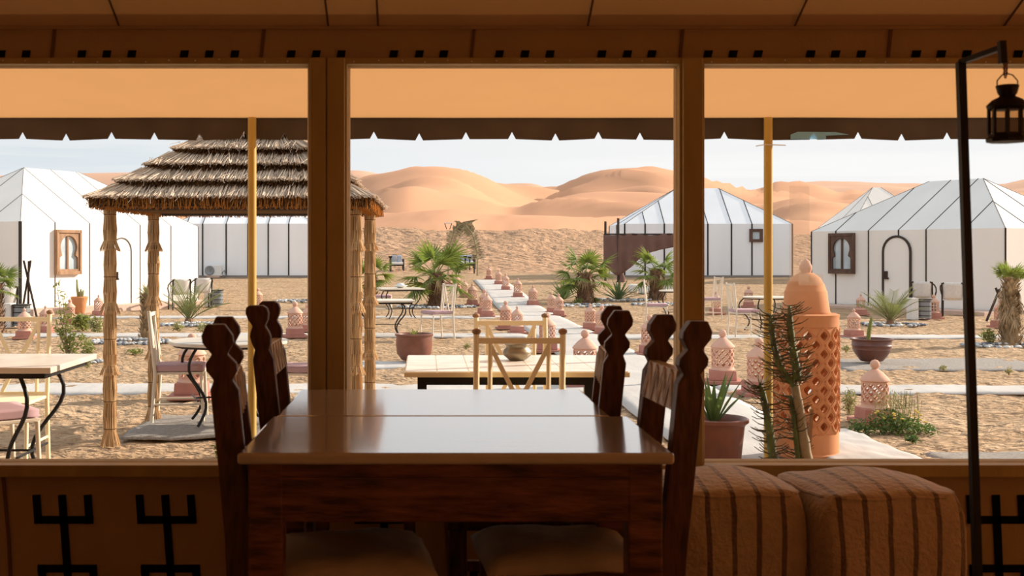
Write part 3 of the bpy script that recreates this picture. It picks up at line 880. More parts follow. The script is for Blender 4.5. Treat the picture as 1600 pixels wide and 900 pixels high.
# ---- high-backed carved chairs
FIN = [(-0.040, 0.0), (-0.040, 0.845), (-0.026, 0.868), (-0.044, 0.890), (-0.044, 0.906), (-0.022, 0.928), (-0.044, 0.955), (-0.044, 0.972), (-0.026, 0.998),
       (0.026, 0.998), (0.044, 0.972), (0.044, 0.955), (0.022, 0.928), (0.044, 0.906), (0.044, 0.890), (0.026, 0.868), (0.040, 0.845), (0.040, 0.0)]
FIN_ROUND = [(-0.040, 0.0), (-0.040, 0.83), (-0.027, 0.86), (-0.036, 0.88), (-0.040, 0.90), (-0.036, 0.915), (-0.024, 0.935), (-0.038, 0.955), (-0.044, 0.975), (-0.040, 0.992), (-0.025, 1.0),
             (0.025, 1.0), (0.040, 0.992), (0.044, 0.975), (0.038, 0.955), (0.024, 0.935), (0.036, 0.915), (0.040, 0.90), (0.036, 0.88), (0.027, 0.86), (0.040, 0.83), (0.040, 0.0)]
CH = EYE - 0.2 - FLOOR       # height of the finials above the floor
def dining_chair(label, loc, rz, width=0.42, lean=0.135, fin=FIN, seat_z=0.525):
    t = thing('dining_chair', label, 'chair', loc, rz, 'carved dining chairs')
    th = 0.05
    def pt(u, z, x): return (x, -0.235 - lean * (z * CH / CH) + u, z)      # the back leans away from the seat
    for sx in (-1, 1):
        mb = MB()
        poly = [(u, v * CH) for u, v in fin]
        xx = sx * (width / 2) - th / 2
        mb.prism(poly, lambda u, v, w, xx=xx: (xx + w, -0.20 + u - lean * max(0, v - 0.25), v), th)
        o = mb.build('back_post', m_chair_wood, t, bevel=0.004)
    def rail(z0, z1, nm, mat, inset_=0.0):
        mb = MB(); vs = []
        for x in (-width / 2 + th / 2, width / 2 - th / 2):
            for z, off in ((z0, -0.018), (z0, 0.018), (z1, 0.018), (z1, -0.018)):
                vs.append((x, -0.20 + off + inset_ - lean * max(0, z - 0.25), z))
        mb.add(vs, [(0, 1, 2, 3), (7, 6, 5, 4), (0, 4, 5, 1), (1, 5, 6, 2), (2, 6, 7, 3), (3, 7, 4, 0)])
        return mb.build(nm, mat, t, bevel=0.003)
    r = rail(0.775 * CH, 0.875 * CH, 'top_rail', m_carved, 0.016)
    zz = [0.78 * CH, 0.87 * CH]
    n = 4; wv = width - th
    for j in range(2):
        mb = MB()
        for k in range(n * 2):
            xa = -wv / 2 + wv * k / (n * 2); xb = -wv / 2 + wv * (k + 1) / (n * 2)
            za, zb_ = (zz[0], zz[1]) if k % 2 == 0 else (zz[1], zz[0])
            sh = 0.012 * (j * 2 - 1)
            mb.bar((xa, -0.20 + 0.036 - lean * (za - 0.25), za + sh * 0.3), (xb, -0.20 + 0.036 - lean * (zb_ - 0.25), zb_ + sh * 0.3), 0.006, 0.006, (0, 1, 0))
        mb.build('carved_zigzag', m_carved, r, loc=((0.012 * j), 0.0, 0))
    rail(0.50 * CH, 0.56 * CH, 'lower_rail', m_chair_wood)
    mb = MB(); mb.box((0, 0.05, seat_z - 0.075), (width + 0.04, 0.48, 0.05)); mb.build('seat', m_chair_wood, t, bevel=0.006)
    for sx in (-1, 1):
        mb = MB(); mb.box((sx * (width / 2 - 0.0), 0.26, (seat_z - 0.10) / 2), (0.045, 0.045, seat_z - 0.10)); mb.build('front_leg', m_chair_wood, t, bevel=0.004)
        mb = MB(); mb.box((sx * width / 2, 0.02, 0.20), (0.03, 0.44, 0.04)); mb.build('stretcher', m_chair_wood, t)
    mb = MB()
    n = 14
    for j in range(n + 1):
        for i in range(n + 1):
            u, v = i / n * 2 - 1, j / n * 2 - 1
            e = (1 - abs(u) ** 6) * (1 - abs(v) ** 6)
            mb.v.append((u * (width / 2 + 0.035), 0.06 + v * 0.25, seat_z - 0.045 + 0.052 * max(0, e) ** 0.5 + 0.012 * nz(u * 1.5 + label.__len__(), v * 2.5, 2.0)))
    for j in range(n):
        for i in range(n):
            a = j * (n + 1) + i; mb.f.append((a, a + 1, a + n + 2, a + n + 1))
    o = mb.build('seat_cushion', m_cushion, t, smooth=True)
    so = o.modifiers.new('thick', 'SOLIDIFY'); so.thickness = 0.02
    return t
# left chairs face right (+x), right chairs face left
def chair_at(label, near, far, side, **kw):
    # near and far: picture column and distance of the tops of the two back posts
    N = Vector(((near[0] - CX) * near[1] / F, near[1])); E = Vector(((far[0] - CX) * far[1] / F, far[1]))
    width = (E - N).length
    ax = (E - N).normalized() * (1 if side > 0 else -1)       # the chair's own x axis
    rz = math.atan2(ax.y, ax.x)
    off = 0.20 + 0.135 * (0.97 * CH - 0.25)
    mid = (N + E) / 2
    fy = Vector((-math.sin(rz), math.cos(rz)))
    loc = mid + fy * off
    return dining_chair(label, (loc.x, loc.y, FLOOR), rz, width, **kw)
chair_at('dark carved dining chair with angular finials, nearest on the left of the table', (340, 3.30), (353, 3.70), -1)
chair_at('dark carved dining chair with rounded finials behind another, beside the wide window post', (403, 4.45), (422, 4.84), -1, fin=FIN_ROUND)
chair_at('dark carved dining chair turned slightly to show its zigzag rail, nearest on the right', (1087, 3.46), (1034, 3.83), 1)
chair_at('dark carved dining chair at the far right of the table before the main path', (969, 4.10), (957, 4.46), 1)

# ---- striped wool poufs
def pouf(label, loc, rz, sx, sy, h):
    t = thing('floor_pouf', label, 'pouf', loc, rz, 'striped poufs under the window')
    mb = MB(); n = 12
    bm = bmesh.new()
    bmesh.ops.create_cube(bm, size=1.0)
    bmesh.ops.subdivide_edges(bm, edges=bm.edges[:], cuts=n, use_grid_fill=True)
    for v in bm.verts:
        x, y, z = v.co * 2
        r = 1 - 0.055 * (abs(x) ** 6 * abs(y) ** 6 + abs(y) ** 6 * abs(z) ** 6 + abs(x) ** 6 * abs(z) ** 6)
        bulge = 0.050 * (1 - x * x) * (1 - y * y) if z > 0.99 else 0.0
        side = 1 + 0.03 * (1 - z * z)
        wr = 0.012 * nz(x * 2 + loc[0], y * 2, z * 2)
        v.co = Vector((x * sx / 2 * side * r + wr, y * sy / 2 * side * r + wr, (z * 0.5 + 0.5) * h + bulge + wr * 0.6))
    me = bpy.data.meshes.new('cover'); bm.to_mesh(me); bm.free()
    me.polygons.foreach_set('use_smooth', [True] * len(me.polygons))
    o = place('cover', me, m_stripe, t); me.set_sharp_from_angle(angle=math.radians(60))
    mb = MB(); pts = []
    for k in range(33):
        a = k / 32 * 4
        e = int(a) % 4; f = a - int(a)
        c = [(-1, -1), (1, -1), (1, 1), (-1, 1), (-1, -1)]
        x = c[e][0] + (c[e + 1][0] - c[e][0]) * f; y = c[e][1] + (c[e + 1][1] - c[e][1]) * f
        rr = 1 - 0.055 * (abs(x) ** 6 * abs(y) ** 6 + abs(x) ** 6 + abs(y) ** 6)
        pts.append((x * sx / 2 * rr * 1.005, y * sy / 2 * rr * 1.005, h * 0.985 + 0.004 * math.sin(k * 1.7)))
    mb.tube(pts, 0.007, 6); mb.build('piping', m_stripe, t)
    return t
pouf('brown striped wool pouf half hidden behind the carved chair', (P(1160, 770, 4.15).x + 0.0, 4.44, FLOOR), 0.05, 0.50, 0.50, P(0, 774, 4.18).z - FLOOR)
pouf('brown striped wool pouf with a lumpy top beside the lantern stand', (P(1398, 770, 4.1).x, 4.40, FLOOR), 0.13, 0.55, 0.52, P(0, 779, 4.12).z - FLOOR)

# ---- black lantern stand and the tin lantern hanging from it
t = thing('lantern_stand', 'black metal floor stand leaning in front of the right window', 'stand', (P(1537, 800, 3.2).x, 3.2, FLOOR))
org = Vector(t.location)
top = P(1501, 97, 3.2) - org; bot = Vector((0.0, 0, 0.0))
mb = MB(); mb.bar(bot, top, 0.021, 0.021); mb.build('pole', m_iron, t)
arm_end = P(1566, 74, 3.03) - org
mb = MB(); mb.bar(top, arm_end, 0.014, 0.014); mb.build('arm', m_iron, t)
mb = MB(); mb.bar(P(1565, 64, 3.03) - org, P(1567, 99, 3.03) - org, 0.017, 0.017); mb.build('hook_plate', m_iron, t)
mb = MB(); mb.box((0, 0, 0.01), (0.3, 0.3, 0.02)); mb.build('base_plate', m_iron, t)
LC = P(1574, 0, 3.03)
def lz(py): return EYE - (py - CY) * 3.03 / F
s_ = 3.03 / F
t = thing('hanging_lantern', 'small dark tin lantern with glass panes hanging from the black stand', 'lantern', (LC.x, 3.03, lz(222)))
zl = lambda py: lz(py) - lz(222)
mb = MB(); mb.lathe([(30 * s_, zl(222)), (31 * s_, zl(217)), (27 * s_, zl(213)), (26 * s_, zl(208))], 8); mb.build('base', m_lamp_metal, t, rot=(0, 0, 0.35))
mb = MB(); mb.lathe([(28 * s_, zl(171)), (30 * s_, zl(167)), (30 * s_, zl(164)), (22 * s_, zl(156)), (12 * s_, zl(151)), (11 * s_, zl(149))], 16); mb.build('roof', m_lamp_metal, t, smooth=True)
mb = MB(); mb.lathe([(10 * s_, zl(152)), (14 * s_, zl(146)), (16 * s_, zl(138)), (17 * s_, zl(134)), (15 * s_, zl(133))], 16); mb.build('chimney', m_lamp_metal, t, smooth=True)
for k in range(8):
    a = k * PI / 4 + 0.35
    mb = MB(); mb.bar((26 * s_ * math.cos(a), 26 * s_ * math.sin(a), zl(210)), (26 * s_ * math.cos(a), 26 * s_ * math.sin(a), zl(168)), 0.007, 0.007); mb.build('upright', m_lamp_metal, t)
    a2 = a + PI / 4
    mb = MB(); mb.add([(25 * s_ * math.cos(q), 25 * s_ * math.sin(q), z) for q, z in ((a, zl(210)), (a2, zl(210)), (a2, zl(168)), (a, zl(168)))], [(0, 1, 2, 3)]); mb.build('pane', m_lampglass, t)
mb = MB(); mb.tube([(-16 * s_, 0, zl(136)), (-16 * s_, 0, zl(126)), (-8 * s_, 0, zl(117)), (0, 0, zl(115)), (8 * s_, 0, zl(117)), (16 * s_, 0, zl(126)), (16 * s_, 0, zl(136))], 0.0018, 6); mb.build('bail', m_lamp_metal, t)
mb = MB()
for k in range(6):
    py = 98 + k * 3.6
    a = k % 2 * PI / 2
    ring = [(-3 * s_ + 3.2 * s_ * math.cos(q) * math.cos(a), 3.2 * s_ * math.cos(q) * math.sin(a), zl(py + 2.0) + 4.2 * s_ * math.sin(q)) for q in [i * PI / 5 for i in range(11)]]
    mb.tube(ring, 0.0016, 5, False)
mb.build('chain', M('copper_chain', (0.25, 0.07, 0.025), 0.5, metal=0.6), t)

# ================================================================== TERRACE
AWY = 7.2
t = thing('awning', 'tan canvas awning over the terrace with a dark notched valance', 'awning', (0, 0, 0))
zv0, zv1 = EYE + (CY - 184.5) * AWY / F, EYE + (CY - 218) * AWY / F
mb = MB(); n = 60
for j in range(9):
    v = j / 8
    for i in range(n + 1):
        x = -6.5 + 16 * i / n
        mb.v.append((x, WY + 0.1 + (AWY - WY - 0.1) * v, 2.50 + (zv0 - 2.50) * v - 0.03 * math.sin(v * PI) + 0.004 * nz(x * 1.5, v * 3, 2)))
for j in range(8):
    for i in range(n):
        a = j * (n + 1) + i; mb.f.append((a, a + 1, a + n + 2, a + n + 1))
mb.build('canopy', m_awning, t, smooth=True)
mb = MB()
nots = [-38 - 70 * k for k in range(12)][::-1] + [35, 103, 174, 241, 312, 381, 444, 514, 584, 655, 728, 800, 868, 935, 1000, 1066, 1132, 1201, 1271, 1341, 1409, 1480, 1550] + [1620 + 70 * k for k in range(16)]
poly = [((-6.5), zv0)]
X7 = lambda px: (px - CX) * AWY / F
lo = [(-6.5, zv1)]
for k, px in enumerate(nots):
    dz = 0.006 * math.sin(k * 2.3)
    lo += [(X7(px - 6), zv1 + dz), (X7(px), zv1 + 0.045 + dz), (X7(px + 6), zv1 + dz)]
lo.append((9.5, zv1))
for (xa, za), (xb, zb_) in zip(lo, lo[1:]):
    for yo in (0.0, 0.008):
        mb.add([(xa, AWY + yo, za), (xb, AWY + yo, zb_), (xb, AWY + yo, zv0), (xa, AWY + yo, zv0)], [(0, 1, 2, 3)])
    mb.add([(xa, AWY, za), (xb, AWY, zb_), (xb, AWY + 0.008, zb_), (xa, AWY + 0.008, za)], [(0, 1, 2, 3)])
mb.build('valance', m_valance, t)
mb = MB(); mb.box((1.5, AWY + 0.012, zv0 + 0.004), (16, 0.03, 0.022)); mb.build('front_bar', m_valance, t)
mb = MB(); mb.prism([(X7(1235), zv1 + 0.002), (X7(1235), zv1 + 0.03), (X7(1246), zv1 + 0.048), (X7(1305), zv1 + 0.046), (X7(1326), zv1 + 0.03), (X7(1290), zv1 + 0.024), (X7(1290), zv1 + 0.002)], lambda u, v, w: (u, AWY - 0.006 + w, v), 0.004)
mb.build('blue_patch', m_patch, t)  # small translucent bluish piece set on the valance edge
for px, lab in ((395, 'yellow painted awning pole rising behind the left chairs'), (1198, 'yellow painted awning pole with drips beside the spiny cactus')):
    t = thing('awning_pole', lab, 'pole', (X7(px), AWY - 0.03, FLOOR), group='awning poles')
    mb = MB(); mb.tube([(0, 0, 0), (0, 0, zv0 - FLOOR)], 0.0265, 12); mb.build('shaft', m_pole, t, smooth=True, sharp=40)
    mb = MB(); mb.box((0, 0, 0.01), (0.14, 0.14, 0.02)); mb.build('foot_plate', m_pole, t)
    if px > 800:
        mb = MB(); mb.tube([(-0.085, -0.03, 2.085), (-0.03, -0.03, 2.095), (0.1, -0.03, 2.09)], 0.003, 5); mb.build('wire_tie', m_white, t)

# ---- cream iron chairs with crossed backs
def outdoor_chair(label, loc, rz, mat, cushion=None, group='outdoor cream chairs', w=0.45, h=1.03, ball=True):
    t = thing('garden_chair', label, 'chair', loc, rz, group)
    hw = w / 2; r = 0.016; lean = 0.10
    def bk(x, z): return (x, -0.20 - lean * max(0, z - 0.43), z)
    for sx in (-1, 1):
        mb = MB(); mb.tube([(sx * hw, -0.23, 0), bk(sx * hw, 0.43), bk(sx * hw, h - 0.03)], r, 8)
        p = mb.build('back_post', mat, t, smooth=True, sharp=50)
        if ball:
            mb = MB(); mb.lathe([(0.010, -0.005), (0.024, 0.008), (0.022, 0.022), (0.004, 0.030)], 10, bk(sx * hw, h - 0.03)); mb.build('finial', m_winwood_light, p, smooth=True)
        mb = MB(); mb.tube([(sx * hw, 0.22, 0), (sx * hw, 0.20, 0.43)], r * 0.9, 8); mb.build('front_leg', mat, t, smooth=True, sharp=50)
        mb = MB(); mb.tube([bk(sx * hw * 0.68, 0.45), bk(sx * hw * 0.68, h - 0.075)], r * 0.8, 6); mb.build('upright', mat, t, smooth=True, sharp=50)
        mb = MB(); mb.tube([(sx * hw, -0.215, 0.16), (sx * hw, 0.215, 0.16)], r * 0.6, 6); mb.build('stretcher', mat, t)
    mb = MB(); mb.bar(bk(-hw, h - 0.065), bk(hw, h - 0.065), 0.03, 0.022, (0, 1, 0)); mb.build('top_rail', mat, t)
    mb = MB(); mb.bar(bk(-hw, 0.46), bk(hw, 0.46), 0.02, 0.02); mb.build('lower_rail', mat, t)
    k = hw * 0.68
    for a, b in (((-k, h - 0.09), (k * 0.55, 0.47)), ((k, h - 0.09), (-k * 0.55, 0.47))):
        mb = MB(); mb.bar(bk(*a), bk(*b), 0.024, 0.014, (0, 1, 0)); mb.build('cross_bar', mat, t)
    mb = MB(); mb.box((0, 0, 0.435), (w, 0.44, 0.022)); mb.build('seat', mat, t, bevel=0.005)
    if cushion is not None:
        bm = bmesh.new(); bmesh.ops.create_cube(bm, size=1.0); bmesh.ops.subdivide_edges(bm, edges=bm.edges[:], cuts=5, use_grid_fill=True)
        for v in bm.verts:
            x, y, z = v.co * 2
            rr = 1 - 0.25 * max(abs(x) ** 8, abs(y) ** 8)
            v.co = Vector((x * (hw - 0.005), y * 0.215, 0.476 + z * 0.032 * rr + 0.008 * nz(x * 2, y * 2, 1)))
        me = bpy.data.meshes.new('cushion'); bm.to_mesh(me); bm.free()
        me.polygons.foreach_set('use_smooth', [True] * len(me.polygons))
        place('cushion', me, cushion, t)
    return t
proto_cream = outdoor_chair('cream iron chair with crossed back, its back to the dining room at the terrace table', (P(812, 0, 6.0).x, 6.26, FLOOR), 0.0, m_cream)
dup(proto_cream, 'cream iron chair with crossed back on the far side of the terrace table', ((802 - CX) * 7.30 / F, 7.28, FLOOR), PI)
proto_pink = outdoor_chair('pale chair with mauve cushion on the rug under the shelter, side-on to its table', (P(282, 0, 10.45).x, 10.45, GROUND + 0.05), -PI / 2 + 0.12, m_cream_white, m_pink, ball=False, h=1.02)
def gchair(label, px, py, rz, cream=False):
    g = G(px, py)
    return dup(proto_cream if cream else proto_pink, label, (g.x, g.y, g.z + 0.02), rz)
dup(proto_pink, 'pale chair with mauve cushion peeking out behind the wide window post', (P(462, 0, 10.3).x, 10.35, GROUND + 0.05), PI / 2 - 0.1)
gchair('white metal chair with mauve cushion beyond the round brown pot', 683, 531, PI / 2 + 0.5)
gchair('white metal chair with mauve cushion in front of the palm by the striped poufs', 1026, 514, -PI / 2 - 0.2)
gchair('white metal chair turned away right beside the narrow window post', 1107, 500, PI / 2 + 0.2)
gchair('white metal chair with mauve cushion left of the yellow pole', 1162, 527, -PI / 2 + 0.05)
gchair('pale metal chair half hidden behind the left iron table', 598, 494, -PI / 2)
c_ = copy_tree(proto_cream); c_.location = (P(8, 0, 7.75).x, 7.72, FLOOR); c_.rotation_euler = (0, 0, PI); c_['label'] = 'cream iron chair at the far-left marble table on the terrace'
dup(proto_pink, 'pale chair with mauve cushion tucked under the far-left marble table', (P(-6, 0, 6.9).x - 0.02, 6.86, FLOOR), -0.9)

# ---- tables outside
def s_leg(sx, sy, h, spread=0.30, k=1.0):
    pts = []
    for i in range(15):
        t_ = i / 14
        o = spread + k * 0.085 * math.sin(t_ * 2 * PI) * (1 if t_ < 0.5 else 0.9)
        pts.append((sx * o, sy * o * 0.8, h * (1 - t_)))
    return pts
def iron_table(label, loc, rz, w, d, h, top_mat, round_=False, spread=None, edge_mat=None):
    t = thing('iron_table', label, 'table', loc, rz, 'outdoor iron tables')
    mb = MB()
    if round_:
        mb.lathe([(w / 2 - 0.01, h - 0.03), (w / 2, h - 0.025), (w / 2, h - 0.006), (w / 2 - 0.008, h)], 40)
        mb.build('table_top', top_mat, t, smooth=True, sharp=35)
    else:
        mb.box((0, 0, h - 0.016), (w, d, 0.034)); mb.build('table_top', top_mat, t, bevel=0.004)
    sp = spread or min(w, d) * 0.36
    for sx in (-1, 1):
        for sy in (-1, 1):
            mb = MB(); mb.tube(s_leg(sx, sy, h - 0.03, sp), 0.013, 8); mb.build('leg', m_iron, t, smooth=True, sharp=60)
    mb = MB()
    for sx in (-1, 1): mb.tube([(sx * sp, -sp * 0.8, 0.22), (sx * sp, sp * 0.8, 0.22)], 0.008, 6)
    mb.tube([(-sp, 0, 0.22), (sp, 0, 0.22)], 0.008, 6)
    mb.build('stretcher', m_iron, t)
    mb = MB()
    q = 0.92 * min(w, d) / 2
    if round_: mb.lathe([(q, h - 0.05), (q, h - 0.03)], 40, caps=False)
    else:
        for sy in (-1, 1): mb.box((0, sy * (d / 2 - 0.06), h - 0.05), (w - 0.1, 0.02, 0.035))
        for sx in (-1, 1): mb.box((sx * (w / 2 - 0.06), 0, h - 0.05), (0.02, d - 0.12, 0.035))
    mb.build('apron', m_iron, t)
    return t
# terrace table with the bowl
tz = P(0, 582, 6.12).z
t = thing('terrace_table', 'cream tiled table with dark steel frame in the middle of the terrace', 'table', (P(808, 0, 6.12).x, 6.62, FLOOR))
h = tz - FLOOR
mb = MB(); mb.box((0, 0, h - 0.013), (1.20, 1.0, 0.026)); mb.build('table_top', m_cream, t, bevel=0.003)
k = 0
for i in range(7):
    for j in range(6):
        mb = MB(); mb.box((-0.51 + i * 0.17, -0.41 + j * 0.164, h + 0.001), (0.165, 0.159, 0.006)); mb.build('tile', m_cream_top, t)
for sy in (-1, 1):
    mb = MB(); mb.box((0, sy * 0.40, h - 0.05), (1.06, 0.05, 0.05)); mb.build('frame_rail', m_iron, t)
for sx in (-1, 1):
    mb = MB(); mb.box((sx * 0.505, 0, h - 0.05), (0.05, 0.75, 0.05)); mb.build('frame_rail', m_iron, t)
    for sy in (-1, 1):
        mb = MB(); mb.box((sx * 0.505, sy * 0.40, (h - 0.075) / 2), (0.05, 0.05, h - 0.075)); mb.build('leg', m_iron, t)
t = thing('metal_bowl', 'squat tarnished metal bowl standing on the terrace table', 'bowl', (P(809, 0, 6.75).x, 6.78, tz + 0.004))
mb = MB(); r = 0.086
mb.lathe([(r * 0.5, 0), (r * 0.62, 0.006), (r * 0.95, 0.030), (r, 0.046), (r * 0.92, 0.062), (r * 0.76, 0.076), (r * 0.78, 0.086), (r * 0.88, 0.094), (r * 0.86, 0.097), (r * 0.70, 0.084), (r * 0.8, 0.05), (r * 0.4, 0.015)], 28)
mb.build('body', m_brass, t, smooth=True)
mb = MB(); mb.lathe([(r * 0.60, 0.078), (r * 0.05, 0.082)], 24); mb.build('ash_fill', m_soil, t)
h_ = P(0, 566, 6.9).z - FLOOR
iron_table('rectangular marble-topped iron table at the far-left edge of the terrace', (P(108, 0, 6.9).x - 0.60, 7.02, FLOOR), 0, 1.2, 0.92, h_, m_marble, spread=0.34)
iron_table('round pale table with curved black legs on the rug under the shelter', (P(358, 0, 10.3).x, 10.3, GROUND + 0.05), 0.3, 1.06, 1.06, P(0, 535, 10.3).z - GROUND - 0.03, m_marble, True, spread=0.30)
g = G(626, 497); iron_table('pale iron table with a small dish on it left of the fan palm', g, 0.2, 1.02, 0.9, 0.72, m_marble)
t = thing('small_dish', 'small white dish on the iron table left of the fan palm', 'dish', (g.x, g.y, g.z + 0.722))
mb = MB(); mb.lathe([(0.06, 0), (0.13, 0.03), (0.17, 0.06), (0.16, 0.06), (0.10, 0.03)], 16); mb.build('bowl', m_white, t, smooth=True)
mb = MB(); mb.lathe([(0.10, 0.035), (0.09, 0.10), (0.02, 0.12)], 12); mb.build('lid', m_white, t, smooth=True)
g = G(598, 525); iron_table('pale-topped iron table showing right of the shelter posts', g, 0.1, 1.15, 0.9, 0.68, m_marble)
g = G(1198, 516); iron_table('oval iron table behind the yellow pole on the right', g, 0.3, 0.95, 0.95, 0.68, m_marble, True)
g = G(1056, 503); iron_table('iron table mostly hidden behind the narrow window post', g, 0.0, 0.75, 0.75, 0.72, m_marble, True)
# ================================================================== THATCHED SHELTER
GY0, GY1 = 9.27, 10.65
gx = lambda px, d: (px - CX) * d / F
t = thing('thatched_shelter', 'square thatched reed shelter with four bundled reed posts', 'shelter', (-1.33, 9.96, GROUND))
org = Vector(t.location)
def reed_post(name, px, d, top):
    x = gx(px, d) - org.x; yv = d - org.y
    core = MB(); core.lathe([(0.035, 0), (0.035, top)], 10)
    post = core.build('post', m_thatch_core, t, loc=(x, yv, 0))
    z = 0.0; k = 0
    # foot brush
    seg = [('skirt', 0.0, 0.14)]
    z = 0.13
    while z < top - 0.05:
        seg.append(('bundle', z, min(top, z + 0.24))); seg.append(('bundle', z + 0.22, min(top, z + 0.46)))
        z += 0.44
        if z < top - 0.2: seg.append(('skirt', z, z + 0.095)); z += 0.06
    for kind, za, zb in seg:
        if zb - za < 0.05: continue
        mb = MB()
        n = 64
        R = 0.049 + 0.002 * random.random()
        for i in range(n):
            a = 2 * PI * i / n + random.uniform(-0.04, 0.04)
            ca, sa = math.cos(a), math.sin(a)
            w = random.uniform(0.0045, 0.0075)
            if kind == 'skirt':
                r0, r1 = R * 0.85, R * random.uniform(1.45, 1.65)
                mb.strand((ca * r0, sa * r0, zb), (ca * r1, sa * r1, za + random.uniform(-0.008, 0.012)), w)
            else:
                j = random.uniform(-0.003, 0.003)
                rm = R * 1.03 + j
                mid = za + (zb - za) * 0.45; a2 = a + random.uniform(-0.05, 0.05)
                mb.strand((ca * R * 0.92, sa * R * 0.92, za), (math.cos(a2) * rm, math.sin(a2) * rm, mid), w)
                mb.strand((math.cos(a2) * rm, math.sin(a2) * rm, mid), (ca * R * 0.90, sa * R * 0.90, zb), w)
        if kind == 'bundle':
            tie = MB(); tie.tube([(R * 0.97 * math.cos(q * PI / 8), R * 0.97 * math.sin(q * PI / 8), za + 0.012) for q in range(17)], 0.004, 5, False)
            tie.build('tie', m_thatch_cut, post)
        o = mb.build('reed_' + kind, m_reed, post)
        o['kind'] = 'stuff'
for px, d in ((172, GY0), (240, GY1), (556, GY0 + 0.05), (578, GY1)):
    reed_post('post', px, d, 1.98)
# roof: tiers of thatch, each set back from the one below
rx0, rx1 = gx(132, 8.9) - org.x, gx(603, 11.05) - org.x
ry0, ry1 = 8.85 - org.y, 11.05 - org.y
zb0 = EYE + (CY - 326) * 8.9 / F - GROUND
STEP, RISE = 0.185, 0.142
for tier in range(6):
    ins = STEP * tier
    x0, x1, y0, y1 = rx0 + ins, rx1 - ins * 0.9, ry0 + ins, ry1 - ins
    if y1 - y0 < 0.1: y0, y1 = -0.05 + (ry0 + ry1) / 2, 0.05 + (ry0 + ry1) / 2
    zb = zb0 + RISE * tier
    # solid heart of the tier
    mb = MB(); m_ = 0.07
    q0 = [(x0 + m_, y0 + m_, zb + 0.02), (x1 - m_, y0 + m_, zb + 0.02), (x1 - m_, y1 - m_, zb + 0.02), (x0 + m_, y1 - m_, zb + 0.02)]
    i2 = min(0.30, (y1 - y0) / 2 - 0.01)
    q1 = [(x0 + i2, y0 + i2, zb + 0.17), (x1 - i2, y0 + i2, zb + 0.17), (x1 - i2, y1 - i2, zb + 0.17), (x0 + i2, y1 - i2, zb + 0.17)]
    mb.add(q0 + q1, [(0, 1, 5, 4), (1, 2, 6, 5), (2, 3, 7, 6), (3, 0, 4, 7), (3, 2, 1, 0), (4, 5, 6, 7)])
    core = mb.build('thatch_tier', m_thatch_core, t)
    mb = MB(); cut = MB()
    def reeds(cx_, cy_, dx, dy, dens):
        for q in range(dens):
            lay = random.random() * 0.35
            out = random.uniform(-0.016, 0.012)
            L = random.uniform(0.25, 0.33)
            zt = zb + 0.200 + random.uniform(-0.008, 0.010) - 0.05 * lay
            zl_ = zb + 0.098 + random.uniform(-0.008, 0.008) - 0.05 * lay
            jt = random.uniform(-0.022, 0.022) if random.random() < 0.85 else random.uniform(-0.06, 0.06)
            ox, oy = -dy * jt, dx * jt
            mb.strand((cx_ - dx * L, cy_ - dy * L, zt), (cx_ + dx * out + ox, cy_ + dy * out + oy, zl_), random.uniform(0.006, 0.0105))
        for q in range(4):
            z = zb + random.uniform(0.0, 0.085)
            o2 = random.uniform(-0.035, -0.005) - (zb + 0.085 - z) * 0.5
            jt = random.uniform(-0.015, 0.015)
            cut.strand((cx_ - dx * 0.10, cy_ - dy * 0.10, z + 0.045), (cx_ + dx * o2 - dy * jt, cy_ + dy * o2 + dx * jt, z), random.uniform(0.008, 0.012))
    dn = 5
    for side in range(4):
        if side == 0: a, b, nx_, ny_ = (x0, y0), (x1, y0), 0, -1
        elif side == 1: a, b, nx_, ny_ = (x1, y0), (x1, y1), 1, 0
        elif side == 2: a, b, nx_, ny_ = (x1, y1), (x0, y1), 0, 1
        else: a, b, nx_, ny_ = (x0, y1), (x0, y0), -1, 0
        Ls = math.hypot(b[0] - a[0], b[1] - a[1]); n = int(Ls / 0.011)
        tx, ty = (b[0] - a[0]) / Ls, (b[1] - a[1]) / Ls
        for i in range(n):
            s = (i + random.random()) / n
            k = 0.0      # reeds fan outwards near the corners
            if s * Ls < 0.38: k = -(1 - s * Ls / 0.38) * 0.85
            if (1 - s) * Ls < 0.38: k = (1 - (1 - s) * Ls / 0.38) * 0.85
            dx, dy = nx_ + tx * k, ny_ + ty * k
            l_ = math.hypot(dx, dy)
            reeds(a[0] + (b[0] - a[0]) * s, a[1] + (b[1] - a[1]) * s, dx / l_, dy / l_, dn)
    for k in range(26):      # a few loose reeds sticking out
        s = random.random(); jj = random.uniform(-0.3, 0.3)
        mb.strand((x0 + (x1 - x0) * s, y0 + 0.1, zb + 0.15), (x0 + (x1 - x0) * s + jj * 0.2, y0 - random.uniform(0.01, 0.05), zb + random.uniform(0.03, 0.12)), 0.005)
    o = mb.build('reed_layer', m_thatch, core); o['kind'] = 'stuff'
    o = cut.build('cut_reed_ends', m_thatch_cut, core); o['kind'] = 'stuff'
    # ragged reed ends under the lowest eave
    if tier == 0:
        mb = MB()
        per = [((x0, y0), (x1, y0)), ((x1, y0), (x1, y1)), ((x1, y1), (x0, y1)), ((x0, y1), (x0, y0))]
        for (ax, ay), (bx, by) in per:
            n = int(math.hypot(bx - ax, by - ay) / 0.0028)
            for i in range(n):
                s = random.random()
                px_, py_ = ax + (bx - ax) * s, ay + (by - ay) * s
                cx_, cy_ = (x0 + x1) / 2, (y0 + y1) / 2
                f = random.uniform(0.86, 0.975)
                px_, py_ = cx_ + (px_ - cx_) * f, cy_ + (py_ - cy_) * f
                mb.strand((px_, py_, zb + 0.09), (px_ + random.uniform(-0.02, 0.02), py_ + random.uniform(-0.02, 0.02), zb - random.uniform(-0.03, 0.008)), 0.007)
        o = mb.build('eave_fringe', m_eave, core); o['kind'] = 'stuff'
mb = MB()
